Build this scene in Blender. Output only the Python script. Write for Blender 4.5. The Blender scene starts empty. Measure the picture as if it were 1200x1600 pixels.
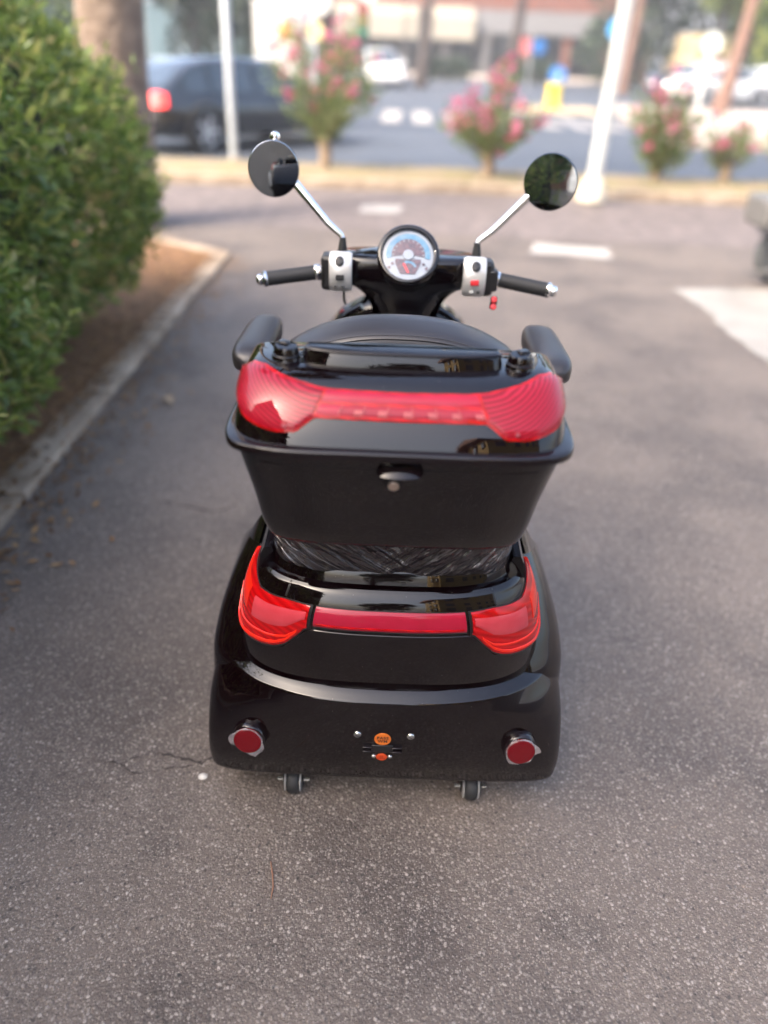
import bpy, math, random
from math import sin, cos, pi, radians, sqrt
from mathutils import Vector, Matrix, Euler
random.seed(11)
R = random.Random(5)
sc = bpy.context.scene
COL = sc.collection

# ------------------------------------------------------------------ camera
PITCH, ROLL = radians(31.0), radians(2.3)
cd = bpy.data.cameras.new('camera'); cam = bpy.data.objects.new('camera', cd); COL.objects.link(cam)
cd.sensor_fit = 'VERTICAL'; cd.sensor_height = 36.0; cd.sensor_width = 27.0; cd.lens = 27.0
cd.clip_start = 0.05; cd.clip_end = 2000
m = Matrix.Rotation(-PITCH, 4, 'X') @ Matrix.Rotation(pi / 2, 4, 'X') @ Matrix.Rotation(ROLL, 4, 'Z')
m.translation = Vector((0, 0, 1.45)); cam.matrix_world = m
cd.dof.use_dof = True; cd.dof.focus_distance = 1.5; cd.dof.aperture_fstop = 1.0; cd.dof.aperture_blades = 0
sc.camera = cam

# ------------------------------------------------------------------ light
SUN_EL, SUN_AZ = radians(44), radians(-128)       # azimuth measured from +Y towards +X
w = bpy.data.worlds.new('World'); sc.world = w; w.use_nodes = True
nt = w.node_tree; nt.nodes.clear()
sky = nt.nodes.new('ShaderNodeTexSky'); sky.sky_type = 'NISHITA'; sky.sun_disc = False
sky.sun_elevation = SUN_EL; sky.sun_rotation = SUN_AZ; sky.air_density = 1.0; sky.dust_density = 6.5; sky.ozone_density = .6
bg = nt.nodes.new('ShaderNodeBackground'); bg.inputs['Strength'].default_value = 0.15
wo = nt.nodes.new('ShaderNodeOutputWorld')
nt.links.new(sky.outputs[0], bg.inputs[0]); nt.links.new(bg.outputs[0], wo.inputs[0])
sl = bpy.data.lights.new('sun', 'SUN'); sl.energy = 1.1; sl.angle = radians(14); sl.color = (1.0, .90, .76)
so = bpy.data.objects.new('sun', sl); COL.objects.link(so)
sd = Vector((sin(SUN_AZ) * cos(SUN_EL), cos(SUN_AZ) * cos(SUN_EL), sin(SUN_EL)))
so.rotation_euler = sd.to_track_quat('Z', 'Y').to_euler(); so.location = (-6, -10, 14)
sc.view_settings.view_transform = 'Standard'; sc.view_settings.look = 'None'
sc.view_settings.exposure = 2.28; sc.view_settings.gamma = 1.0; sc.view_settings.use_curve_mapping = False
sc.render.engine = 'CYCLES'
sc.cycles.use_denoising = True
sc.cycles.max_bounces = 7; sc.cycles.transparent_max_bounces = 12

# ------------------------------------------------------------------ materials
K = .74      # all diffuse colours below are scaled to real-world albedo by this
def ks(c): return tuple(x * K for x in c)
def mat(name, col, rough=.5, metal=0, coat=0, spec=.5, noise=None, bump=None, emis=None, trans=0, alpha=1, sheen=0, ior=1.5, coat_rough=.03):
    """noise = (scale, col2, lo, hi) mixes in a second colour; bump = (scale, strength, dist)"""
    if not metal: col = ks(col)
    if noise: noise = (noise[0], ks(noise[1]), noise[2], noise[3])
    mt = bpy.data.materials.new(name); mt.use_nodes = True
    n = mt.node_tree.nodes; l = mt.node_tree.links; b = n['Principled BSDF']
    b.inputs['Base Color'].default_value = (*col, 1); b.inputs['Roughness'].default_value = rough
    b.inputs['Metallic'].default_value = metal; b.inputs['Coat Weight'].default_value = coat
    b.inputs['Coat Roughness'].default_value = coat_rough
    b.inputs['Specular IOR Level'].default_value = spec; b.inputs['IOR'].default_value = ior
    b.inputs['Transmission Weight'].default_value = trans; b.inputs['Alpha'].default_value = alpha
    tc = n.new('ShaderNodeTexCoord')
    if noise:
        t = n.new('ShaderNodeTexNoise'); t.inputs['Scale'].default_value = noise[0]; t.inputs['Detail'].default_value = 6
        l.new(tc.outputs['Object'], t.inputs['Vector'])
        r = n.new('ShaderNodeMapRange'); r.inputs[1].default_value = noise[2]; r.inputs[2].default_value = noise[3]
        l.new(t.outputs['Fac'], r.inputs[0])
        mx = n.new('ShaderNodeMix'); mx.data_type = 'RGBA'
        mx.inputs[6].default_value = (*col, 1); mx.inputs[7].default_value = (*noise[1], 1)
        l.new(r.outputs[0], mx.inputs[0]); l.new(mx.outputs[2], b.inputs['Base Color'])
    if bump:
        t2 = n.new('ShaderNodeTexNoise'); t2.inputs['Scale'].default_value = bump[0]; t2.inputs['Detail'].default_value = 5
        l.new(tc.outputs['Object'], t2.inputs['Vector'])
        bp = n.new('ShaderNodeBump'); bp.inputs['Strength'].default_value = bump[1]; bp.inputs['Distance'].default_value = bump[2]
        l.new(t2.outputs['Fac'], bp.inputs['Height']); l.new(bp.outputs[0], b.inputs['Normal'])
    if emis:
        b.inputs['Emission Color'].default_value = (*emis[0], 1); b.inputs['Emission Strength'].default_value = emis[1]
    return mt

def leafmat(name, ramp, rough=.45, trans=.25):
    mt = bpy.data.materials.new(name); mt.use_nodes = True
    n = mt.node_tree.nodes; l = mt.node_tree.links; b = n['Principled BSDF']
    g = n.new('ShaderNodeNewGeometry'); cr = n.new('ShaderNodeValToRGB')
    oi = n.new('ShaderNodeObjectInfo'); ad = n.new('ShaderNodeMath'); ad.operation = 'ADD'
    fr = n.new('ShaderNodeMath'); fr.operation = 'FRACT'
    l.new(g.outputs['Random Per Island'], ad.inputs[0]); l.new(oi.outputs['Random'], ad.inputs[1])
    l.new(ad.outputs[0], fr.inputs[0]); l.new(fr.outputs[0], cr.inputs[0])
    e = cr.color_ramp.elements
    while len(e) < len(ramp): e.new(.5)
    for k, (p, c) in enumerate(ramp): e[k].position = p; e[k].color = (*ks(c), 1)
    l.new(cr.outputs[0], b.inputs['Base Color']); b.inputs['Roughness'].default_value = rough
    tr = n.new('ShaderNodeBsdfTranslucent'); ms = n.new('ShaderNodeMixShader'); ms.inputs[0].default_value = trans
    l.new(cr.outputs[0], tr.inputs[0]); l.new(b.outputs[0], ms.inputs[1]); l.new(tr.outputs[0], ms.inputs[2])
    l.new(ms.outputs[0], n['Material Output'].inputs['Surface'])
    return mt

def asphalt_mat(name, base, stone, stain, scale=130.0, cover=.5, bump=.5, big=1.0):
    base, stone, stain = ks(base), ks(stone), ks(stain)
    mt = bpy.data.materials.new(name); mt.use_nodes = True
    n = mt.node_tree.nodes; l = mt.node_tree.links; b = n['Principled BSDF']
    tc = n.new('ShaderNodeTexCoord')
    def noise(s, det=4, vec=None):
        t = n.new('ShaderNodeTexNoise'); t.inputs['Scale'].default_value = s; t.inputs['Detail'].default_value = det
        l.new(vec or tc.outputs['Object'], t.inputs['Vector']); return t
    def rng(x, a, c, lo=0, hi=1):
        r = n.new('ShaderNodeMapRange'); r.inputs[1].default_value = a; r.inputs[2].default_value = c
        r.inputs[3].default_value = lo; r.inputs[4].default_value = hi; l.new(x, r.inputs[0]); return r.outputs[0]
    def mixc(f, a, c, typ='MIX'):
        x = n.new('ShaderNodeMix'); x.data_type = 'RGBA'; x.blend_type = typ
        if isinstance(f, float): x.inputs[0].default_value = f
        else: l.new(f, x.inputs[0])
        for k, v in ((6, a), (7, c)):
            if isinstance(v, tuple): x.inputs[k].default_value = (*v, 1)
            else: l.new(v, x.inputs[k])
        return x.outputs[2]
    def math_(op, a, c):
        x = n.new('ShaderNodeMath'); x.operation = op
        for k, v in ((0, a), (1, c)):
            if isinstance(v, (int, float)): x.inputs[k].default_value = v
            else: l.new(v, x.inputs[k])
        return x.outputs[0]
    def vor(s):
        v = n.new('ShaderNodeTexVoronoi'); v.inputs['Scale'].default_value = s; v.inputs['Randomness'].default_value = 1
        wv = noise(s * .7, 2); 
        sc2 = n.new('ShaderNodeVectorMath'); sc2.operation = 'SCALE'; sc2.inputs['Scale'].default_value = .9 / s
        l.new(wv.outputs['Color'], sc2.inputs[0])
        ad = n.new('ShaderNodeVectorMath'); ad.operation = 'ADD'; l.new(tc.outputs['Object'], ad.inputs[0]); l.new(sc2.outputs[0], ad.inputs[1])
        l.new(ad.outputs[0], v.inputs['Vector']); return v
    v1 = vor(scale); v2 = vor(scale * 2.2)
    c = mixc(rng(noise(1.7, 7).outputs['Fac'], .44, .60), base, stain)
    c = mixc(rng(noise(.55, 3).outputs['Fac'], .40, .62, 0, .55), c, tuple(x * 1.25 for x in base))
    c = mixc(rng(noise(3.6, 8).outputs['Fac'], .60, .72, 0, .75), c, tuple(x * .62 for x in stain))
    c = mixc(rng(noise(9, 6).outputs['Fac'], .35, .75, 0, .5), c, tuple(x * .72 for x in base))
    for v, dmax, lo, amt in ((v2, .62, .64 - .25 * cover, .62), (v1, .50, .80 - .3 * cover, .85)):
        sp = n.new('ShaderNodeSeparateColor'); l.new(v.outputs['Color'], sp.inputs[0])
        m1 = rng(sp.outputs[0], lo, 1.0)                       # only some cells are pale stones
        m2 = rng(v.outputs['Distance'], dmax * .62, dmax, 1, 0)  # fade to the binder round each stone
        f = math_('MULTIPLY', math_('MULTIPLY', m1, m2), amt)
        st = mixc(sp.outputs[1], tuple(x * .55 for x in stone), stone)
        st = mixc(rng(sp.outputs[2], .8, 1, 0, .6), st, (stone[0] * 1.0, stone[1] * .78, stone[2] * .55))
        c = mixc(f, c, st)
    # dark pits
    v3 = vor(scale * .8)
    sp = n.new('ShaderNodeSeparateColor'); l.new(v3.outputs['Color'], sp.inputs[0])
    f = math_('MULTIPLY', rng(sp.outputs[0], .8, .95), rng(v3.outputs['Distance'], .2, .5, 1, 0))
    c = mixc(math_('MULTIPLY', f, .7), c, (.02, .018, .017))
    l.new(c, b.inputs['Base Color'])
    b.inputs['Roughness'].default_value = .62; b.inputs['Specular IOR Level'].default_value = .5
    h = math_('ADD', rng(v1.outputs['Distance'], 0, .6, 1, 0), math_('MULTIPLY', rng(v2.outputs['Distance'], 0, .6, 1, 0), .6))
    h = math_('ADD', h, math_('MULTIPLY', noise(14, 4).outputs['Fac'], 1.5))
    bp = n.new('ShaderNodeBump'); bp.inputs['Strength'].default_value = bump; bp.inputs['Distance'].default_value = .004
    l.new(h, bp.inputs['Height']); l.new(bp.outputs[0], b.inputs['Normal'])
    return mt

def cobble_mat():
    mt = bpy.data.materials.new('porphyry cobbles'); mt.use_nodes = True
    n = mt.node_tree.nodes; l = mt.node_tree.links; b = n['Principled BSDF']
    tc = n.new('ShaderNodeTexCoord')
    v = n.new('ShaderNodeTexVoronoi'); v.inputs['Scale'].default_value = 9; v.inputs['Randomness'].default_value = .35
    e = n.new('ShaderNodeTexVoronoi'); e.feature = 'DISTANCE_TO_EDGE'; e.inputs['Scale'].default_value = 9; e.inputs['Randomness'].default_value = .35
    l.new(tc.outputs['Object'], v.inputs[0]); l.new(tc.outputs['Object'], e.inputs[0])
    cr = n.new('ShaderNodeValToRGB'); el = cr.color_ramp.elements
    el[0].color = (.095, .076, .070, 1); el[1].color = (.165, .132, .122, 1)
    sp = n.new('ShaderNodeSeparateColor'); l.new(v.outputs['Color'], sp.inputs[0]); l.new(sp.outputs[0], cr.inputs[0])
    r = n.new('ShaderNodeMapRange'); r.inputs[1].default_value = .02; r.inputs[2].default_value = .08; l.new(e.outputs['Distance'], r.inputs[0])
    mx = n.new('ShaderNodeMix'); mx.data_type = 'RGBA'; mx.inputs[6].default_value = (.16, .14, .13, 1)
    l.new(r.outputs[0], mx.inputs[0]); l.new(cr.outputs[0], mx.inputs[7]); l.new(mx.outputs[2], b.inputs['Base Color'])
    bp = n.new('ShaderNodeBump'); bp.inputs['Distance'].default_value = .01; bp.inputs['Strength'].default_value = .6
    l.new(r.outputs[0], bp.inputs['Height']); l.new(bp.outputs[0], b.inputs['Normal']); b.inputs['Roughness'].default_value = .7
    return mt

def lens_mat(name, col, deep, stripe=None):
    """red lamp lens: glossy skin over ribbed translucent plastic"""
    col, deep = ks(col), ks(deep)
    mt = bpy.data.materials.new(name); mt.use_nodes = True
    n = mt.node_tree.nodes; l = mt.node_tree.links; b = n['Principled BSDF']
    tc = n.new('ShaderNodeTexCoord')
    if stripe:
        mp = n.new('ShaderNodeMapping'); mp.inputs['Rotation'].default_value = stripe[1]; l.new(tc.outputs['Object'], mp.inputs[0])
        wv = n.new('ShaderNodeTexWave'); wv.wave_type = stripe[2]; wv.rings_direction = 'Y'; mp.inputs['Location'].default_value = stripe[3] if len(stripe) > 3 else (0, 0, 0); wv.bands_direction = 'X' if stripe[2] == 'BANDS' else wv.bands_direction
        wv.inputs['Scale'].default_value = stripe[0]; wv.inputs['Distortion'].default_value = 1.2; wv.inputs['Detail'].default_value = 1
        l.new(mp.outputs[0], wv.inputs[0]); f = wv.outputs['Fac']
    else:
        t = n.new('ShaderNodeTexNoise'); t.inputs['Scale'].default_value = 40; l.new(tc.outputs['Object'], t.inputs[0]); f = t.outputs['Fac']
    mx = n.new('ShaderNodeMix'); mx.data_type = 'RGBA'; mx.inputs[6].default_value = (*deep, 1); mx.inputs[7].default_value = (*col, 1)
    l.new(f, mx.inputs[0]); l.new(mx.outputs[2], b.inputs['Base Color']); b.inputs['Specular IOR Level'].default_value = .05
    b.inputs['Roughness'].default_value = .22; b.inputs['Coat Weight'].default_value = .7; b.inputs['Coat Roughness'].default_value = .02
    b.inputs['Subsurface Weight'].default_value = .0
    bp = n.new('ShaderNodeBump'); bp.inputs['Distance'].default_value = .0015; bp.inputs['Strength'].default_value = .5
    l.new(f, bp.inputs['Height']); l.new(bp.outputs[0], b.inputs['Normal'])
    return mt

def dust(mt):
    """fine dust specks and faint smudges lying on the paint"""
    n = mt.node_tree.nodes; l = mt.node_tree.links; b = n['Principled BSDF']; tc = n.new('ShaderNodeTexCoord')
    v = n.new('ShaderNodeTexVoronoi'); v.inputs['Scale'].default_value = 140; l.new(tc.outputs['Object'], v.inputs[0])
    t = n.new('ShaderNodeTexNoise'); t.inputs['Scale'].default_value = 9; t.inputs['Detail'].default_value = 6; l.new(tc.outputs['Object'], t.inputs[0])
    sp = n.new('ShaderNodeSeparateColor'); l.new(v.outputs['Color'], sp.inputs[0])
    def rng(x, a, c, lo=0, hi=1):
        r = n.new('ShaderNodeMapRange'); r.inputs[1].default_value = a; r.inputs[2].default_value = c; r.inputs[3].default_value = lo; r.inputs[4].default_value = hi; l.new(x, r.inputs[0]); return r.outputs[0]
    mu = n.new('ShaderNodeMath'); mu.operation = 'MULTIPLY'; l.new(rng(sp.outputs[0], .90, .97), mu.inputs[0]); l.new(rng(v.outputs['Distance'], .06, .16, .5, 0), mu.inputs[1])
    mx = n.new('ShaderNodeMix'); mx.data_type = 'RGBA'; mx.inputs[6].default_value = b.inputs['Base Color'].default_value; mx.inputs[7].default_value = (.16, .14, .125, 1)
    l.new(mu.outputs[0], mx.inputs[0]); l.new(mx.outputs[2], b.inputs['Base Color'])
    r_ = rng(t.outputs['Fac'], .45, .75, .006, .022); l.new(r_, b.inputs['Roughness']); l.new(rng(t.outputs['Fac'], .5, .8, .008, .022), b.inputs['Coat Roughness'])
PAINT = mat('gloss black paint', (.0035, .0009, .0014), .02, coat=.15, spec=.5, coat_rough=.008)
dust(PAINT)
PAINT2 = mat('gloss black plastic', (.008, .004, .005), .07, spec=.5)
SATIN = mat('satin black plastic', (.014, .013, .014), .38, bump=(400, .05, .001))
RUBBER = mat('black rubber', (.02, .02, .021), .62, bump=(300, .15, .001))
VINYL = mat('black vinyl upholstery', (.024, .020, .022), .36, spec=.6, bump=(500, .25, .0006))
CHROME = mat('chrome', (.85, .85, .86), .07, metal=1)
SILVER = mat('satin silver plastic', (.60, .59, .57), .28, metal=.35, coat=.3)
STEEL = mat('zinc plated steel', (.62, .62, .6), .25, metal=1, bump=(200, .1, .0005))
GLASSM = mat('mirror glass', (.46, .47, .47), .015, metal=1)
RED1L = lens_mat('red ribbed lens', (.50, .012, .038), (.20, .003, .009), (52, (0, 0, 0), 'RINGS', (.12, 0, -1.12)))
RED1R = lens_mat('red ribbed lens', (.50, .012, .038), (.20, .003, .009), (52, (0, 0, 0), 'RINGS', (-.12, 0, -1.12)))
RED2 = lens_mat('red bar lens', (.50, .014, .050), (.40, .009, .032))
RED3 = lens_mat('red led module', (.46, .016, .045), (.33, .006, .02), (120, (0, 0, 0), 'BANDS'))
RED4 = lens_mat('deep red lens', (.62, .004, .006), (.40, .002, .004), (22, (0, 1.2, 0), 'BANDS'))
RED5 = lens_mat('bright red light guide', (.98, .030, .010), (.85, .018, .007))
REDP = lens_mat('pale pink inner lens', (.68, .075, .10), (.58, .045, .06))
LEDP = lens_mat('pale red led facets', (.72, .20, .19), (.42, .02, .04), (260, (0, .4, 0), 'BANDS'))
REDR = lens_mat('red reflector', (.24, .002, .008), (.12, .001, .004), (300, (0, 0, 0), 'BANDS'))
ORANGE = mat('orange paper sticker', (.86, .22, .02), .55, noise=(300, (.75, .17, .015), .3, .7))
ORANGE2 = mat('bright orange sticker', (.9, .10, .01), .5, noise=(300, (.8, .08, .01), .3, .7))
INK = mat('dark brown ink', (.09, .02, .01), .6)
INKRED = mat('red brown ink', (.42, .03, .005), .6)
WHITEP = mat('white plastic', (.70, .70, .68), .4)
DIALW = mat('white dial print', (.40, .45, .52), .3)
DIALB = mat('pale blue dial print', (.06, .25, .45), .3, noise=(60, (.20, .38, .52), .35, .65))
DIALD = mat('dark dial print', (.09, .06, .09), .3, noise=(120, (.20, .10, .12), .4, .7))
REDPL = mat('red plastic button', (.75, .03, .04), .3, coat=.4)
def film_mat():
    mt = bpy.data.materials.new('crinkled clear film'); mt.use_nodes = True
    n = mt.node_tree.nodes; l = mt.node_tree.links; b = n['Principled BSDF']
    b.inputs['Base Color'].default_value = (.040, .033, .035, 1); b.inputs['Roughness'].default_value = .16
    b.inputs['Coat Weight'].default_value = 1; b.inputs['Coat Roughness'].default_value = .05
    tc = n.new('ShaderNodeTexCoord'); hs = []
    for rot, sc_ in ((.95, (70, 10, 9)), (-.8, (60, 10, 10))):     # folds running both ways, as film pulled to the corners
        mp = n.new('ShaderNodeMapping'); mp.inputs['Rotation'].default_value = (0, rot, 0)
        mp2 = n.new('ShaderNodeMapping'); mp2.inputs['Scale'].default_value = sc_
        l.new(tc.outputs['Object'], mp.inputs[0]); l.new(mp.outputs[0], mp2.inputs[0])
        t = n.new('ShaderNodeTexNoise'); t.inputs['Scale'].default_value = 1; t.inputs['Detail'].default_value = 3; t.inputs['Distortion'].default_value = .5
        l.new(mp2.outputs[0], t.inputs[0]); hs.append(t.outputs['Fac'])
    sx = n.new('ShaderNodeSeparateXYZ'); l.new(tc.outputs['Object'], sx.inputs[0])
    r = n.new('ShaderNodeMapRange'); r.inputs[1].default_value = -.06; r.inputs[2].default_value = .06; l.new(sx.outputs[0], r.inputs[0])
    mx = n.new('ShaderNodeMix'); l.new(r.outputs[0], mx.inputs[0]); l.new(hs[0], mx.inputs[2]); l.new(hs[1], mx.inputs[3])
    rg = n.new('ShaderNodeMapRange'); rg.inputs[1].default_value = .56; rg.inputs[2].default_value = .80; l.new(mx.outputs[0], rg.inputs[0])
    mc = n.new('ShaderNodeMix'); mc.data_type = 'RGBA'; mc.inputs[6].default_value = (.022, .017, .019, 1); mc.inputs[7].default_value = (.16, .145, .15, 1)  # pale streaks paint the fold highlights into the film colour
    l.new(rg.outputs[0], mc.inputs[0]); l.new(mc.outputs[2], b.inputs['Base Color'])
    bp = n.new('ShaderNodeBump'); bp.inputs['Distance'].default_value = .026; bp.inputs['Strength'].default_value = 1
    l.new(mx.outputs[0], bp.inputs['Height']); l.new(bp.outputs[0], b.inputs['Normal']); l.new(bp.outputs[0], b.inputs['Coat Normal'])
    return mt
FILM = film_mat()
CLEAR = mat('clear film edge', (.34, .30, .31), .25, coat=.5, alpha=.62, bump=(60, .6, .004))

ASPH = asphalt_mat('worn asphalt', (.160, .127, .105), (.58, .51, .45), (.066, .051, .045), 124, .55, .6)
ASPH2 = asphalt_mat('road asphalt', (.082, .098, .125), (.22, .235, .26), (.07, .085, .11), 60, .4, .3)
COBBLE = cobble_mat()
CONC = mat('kerb concrete', (.50, .40, .30), .85, noise=(7, (.26, .19, .13), .35, .7), bump=(60, .5, .004))
CONCP = mat('pale concrete', (.36, .34, .315), .8, noise=(3, (.27, .255, .235), .4, .7), bump=(60, .3, .003))
PAINTW = mat('worn white road paint', (.46, .43, .40), .7, noise=(9, (.28, .26, .245), .5, .75), bump=(80, .3, .002))
SOIL = mat('brown bed soil', (.32, .165, .075), .95, noise=(22, (.15, .08, .04), .35, .7), bump=(40, .9, .02))
SANDY = mat('dry island soil', (.32, .245, .155), .95, noise=(3.5, (.26, .225, .11), .45, .65), bump=(25, .8, .02))
PAVE = mat('pinkish pavement', (.52, .43, .37), .85, noise=(2, (.42, .37, .33), .4, .7))
BARK = mat('grey brown bark', (.30, .225, .17), .9, noise=(9, (.17, .125, .095), .35, .65), bump=(14, 1, .03))
BARK2 = mat('dark bark', (.10, .08, .075), .9, noise=(9, (.05, .04, .04), .35, .65), bump=(14, 1, .03))
BARK3 = mat('reddish pine bark', (.27, .16, .12), .9, noise=(6, (.17, .10, .08), .35, .65), bump=(10, 1, .04))
TWIG = mat('brown twig', (.20, .15, .085), .8, noise=(40, (.12, .09, .05), .35, .65))
LEAF = leafmat('hedge leaf', [(0, (.10, .18, .036)), (.4, (.21, .31, .06)), (.75, (.33, .42, .095)), (.9, (.48, .50, .14)), (1, (.58, .48, .19))], .34, .45)
LEAFN = leafmat('young hedge leaf', [(0, (.30, .42, .07)), (.6, (.44, .52, .11)), (1, (.58, .58, .20))], .4, .45)
LEAF2 = leafmat('oleander leaf', [(0, (.11, .17, .05)), (.6, (.20, .28, .085)), (1, (.34, .36, .15))], .5, .3)
PINK = leafmat('pink blossom', [(0, (.62, .09, .20)), (.6, (.78, .17, .32)), (1, (.86, .40, .50))], .6, .35)
LEAFD = leafmat('dark tree leaf', [(0, (.020, .04, .024)), (.6, (.035, .065, .035)), (1, (.06, .10, .045))], .5, .2)
LEAFG = leafmat('green tree leaf', [(0, (.04, .085, .022)), (.6, (.08, .14, .03)), (1, (.14, .20, .05))], .5, .3)
LEAFY = leafmat('yellow green tree leaf', [(0, (.14, .20, .035)), (.6, (.24, .30, .06)), (1, (.36, .38, .10))], .5, .4)
LITTER = leafmat('dry leaf litter', [(0, (.12, .055, .02)), (.6, (.28, .14, .05)), (1, (.46, .28, .12))], .8, .1)
GRASS = leafmat('dry grass', [(0, (.16, .19, .05)), (.6, (.30, .29, .10)), (1, (.45, .38, .18))], .7, .2)

# ------------------------------------------------------------------ mesh helpers
class M:
    def __init__(s): s.v = []; s.f = []
    def add(s, vs, fs):
        o = len(s.v); s.v += [tuple(p) for p in vs]; s.f += [tuple(i + o for i in f) for f in fs]; return s
    def box(s, c, d, rz=0, rot=None):
        mt = rot or Matrix.Rotation(rz, 3, 'Z'); c = Vector(c)
        vs = [c + mt @ Vector((d[0] / 2 * i, d[1] / 2 * j, d[2] / 2 * k)) for i in (-1, 1) for j in (-1, 1) for k in (-1, 1)]
        return s.add(vs, [(0, 1, 3, 2), (4, 6, 7, 5), (0, 4, 5, 1), (2, 3, 7, 6), (0, 2, 6, 4), (1, 5, 7, 3)])
    def loft(s, rings, cap0=True, cap1=True, closed=True):
        k = len(rings[0]); vs = [p for r in rings for p in r]; fs = []
        for i in range(len(rings) - 1):
            for j in range(k if closed else k - 1):
                a = i * k + j; b = i * k + (j + 1) % k; fs.append((a, b, b + k, a + k))
        if cap0: fs.append(tuple(reversed(range(k))))
        if cap1: fs.append(tuple(range((len(rings) - 1) * k, len(rings) * k)))
        return s.add(vs, fs)
    def tube(s, pts, rad, seg=10, cap=True):
        pts = [Vector(p) for p in pts]; rad = rad if isinstance(rad, (list, tuple)) else [rad] * len(pts)
        rings = []; up = None
        for i, p in enumerate(pts):
            t = (pts[min(i + 1, len(pts) - 1)] - pts[max(i - 1, 0)]).normalized()
            if up is None: up = t.orthogonal().normalized()
            up = (up - t * up.dot(t)).normalized(); q = t.cross(up)
            rings.append([p + (up * cos(2 * pi * k / seg) + q * sin(2 * pi * k / seg)) * rad[i] for k in range(seg)])
        return s.loft(rings, cap, cap)
    def lathe(s, prof, c, axis=(0, 0, 1), seg=24, cap0=True, cap1=True, sx=1.0):
        """prof = [(radius, height along axis)]"""
        q = Vector(axis).normalized().to_track_quat('Z', 'Y').to_matrix(); c = Vector(c)
        return s.loft([[c + q @ Vector((r * cos(2 * pi * k / seg) * sx, r * sin(2 * pi * k / seg), h)) for k in range(seg)] for r, h in prof], cap0, cap1)
    def prism(s, pts, z0, z1):
        return s.loft([[(x, y, z0) for x, y in pts], [(x, y, z1) for x, y in pts]])
    def grid(s, rows, closed=False): return s.loft(rows, False, False, closed)

def obj(name, m, material, parent=None, smooth=40, bevel=0, off=None, bseg=2):
    me = bpy.data.meshes.new(name); me.from_pydata(m.v, [], m.f); me.update()
    import bmesh
    bm = bmesh.new(); bm.from_mesh(me); bmesh.ops.recalc_face_normals(bm, faces=bm.faces); bm.to_mesh(me); bm.free()
    me.materials.append(material)
    if smooth:
        for p in me.polygons: p.use_smooth = True
        me.set_sharp_from_angle(angle=radians(smooth))
    o = bpy.data.objects.new(name, me); COL.objects.link(o)
    if bevel:
        b = o.modifiers.new('bevel', 'BEVEL'); b.width = bevel; b.segments = bseg; b.limit_method = 'ANGLE'; b.angle_limit = radians(35)
        b.harden_normals = False
    if parent is not None:
        o.parent = parent
        if parent.type == 'EMPTY': o.location = -Vector(parent.location) if parent.get('world_verts') else (0, 0, 0)
    if off: o.location = off
    return o
def obj_fast(name, m, material, parent=None):
    me = bpy.data.meshes.new(name); me.from_pydata(m.v, [], m.f); me.update(); me.materials.append(material)
    o = bpy.data.objects.new(name, me); COL.objects.link(o)
    if parent is not None:
        o.parent = parent
        if parent.get('world_verts'): o.location = -Vector(parent.location)
    return o
def sub(name, m, material, part, **k):        # a child of a part that already carries the thing's offset
    return obj(name, m, material, part, **k)
def tag(o, label, cat, group=None):
    o['label'] = label; o['category'] = cat
    if group: o['group'] = group
    return o
def thing(name, label, cat, loc=(0, 0, 0), group=None, rz=0, world=True):
    o = bpy.data.objects.new(name, None); COL.objects.link(o); o.location = loc; o.rotation_euler = (0, 0, rz)
    o.empty_display_size = .2
    if world: o['world_verts'] = 1
    return tag(o, label, cat, group)
def struct(name, m, material, kind='structure', smooth=0, **k):
    o = obj(name, m, material, smooth=smooth, **k); o['kind'] = kind; return o
def interp(x, xs, ys):
    if x <= xs[0]: return ys[0]
    for i in range(len(xs) - 1):
        if x <= xs[i + 1]: return ys[i] + (ys[i + 1] - ys[i]) * (x - xs[i]) / (xs[i + 1] - xs[i])
    return ys[-1]
def pchip(x, xs, ys):
    n = len(xs)
    if x <= xs[0]: return ys[0]
    if x >= xs[-1]: return ys[-1]
    h = [xs[i + 1] - xs[i] for i in range(n - 1)]; dl = [(ys[i + 1] - ys[i]) / h[i] for i in range(n - 1)]
    def d(i):
        if i == 0: return dl[0]
        if i == n - 1: return dl[-1]
        if dl[i - 1] * dl[i] <= 0: return 0
        w1 = 2 * h[i] + h[i - 1]; w2 = h[i] + 2 * h[i - 1]; return (w1 + w2) / (w1 / dl[i - 1] + w2 / dl[i])
    for i in range(n - 1):
        if x <= xs[i + 1]:
            t = (x - xs[i]) / h[i]; t2 = t * t; t3 = t2 * t
            return ys[i] * (2 * t3 - 3 * t2 + 1) + h[i] * d(i) * (t3 - 2 * t2 + t) + ys[i + 1] * (-2 * t3 + 3 * t2) + h[i] * d(i + 1) * (t3 - t2)

# shells: rows (z, rear_y, half_width, corner_depth, exponent)
def row(T, z): 
    zs = [r[0] for r in T]; return [pchip(z, zs, [r[i] for r in T]) for i in (1, 2, 3, 4)]
def spt(T, s, z, n0):
    yr, wd, d, n = row(T, z); a = (abs(s) ** (n0 / 2)) * pi / 2
    return Vector((math.copysign(wd * max(sin(a), 0) ** (2 / n), s), yr + d * (1 - max(cos(a), 0) ** (2 / n)), z))
def ring(T, z, yf, df, n0, k=44):
    """closed ring: rear half superellipse, straight sides, front half superellipse"""
    out = [spt(T, -1 + 2 * i / (2 * k), z, n0) for i in range(2 * k + 1)]
    yr, wd, d, n = row(T, z)
    for i in range(1, 2 * k):
        s = 1 - 2 * i / (2 * k); a = (abs(s) ** (n0 / 2)) * pi / 2
        out.append(Vector((math.copysign(wd * max(sin(a), 0) ** (2 / n), s), yf - df * (1 - max(cos(a), 0) ** (2 / n)), z)))
    return out
def shell(T, zs, yf, df, n0, k=44): 
    return M().loft([ring(T, z, yf, df, n0, k) for z in zs])
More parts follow.
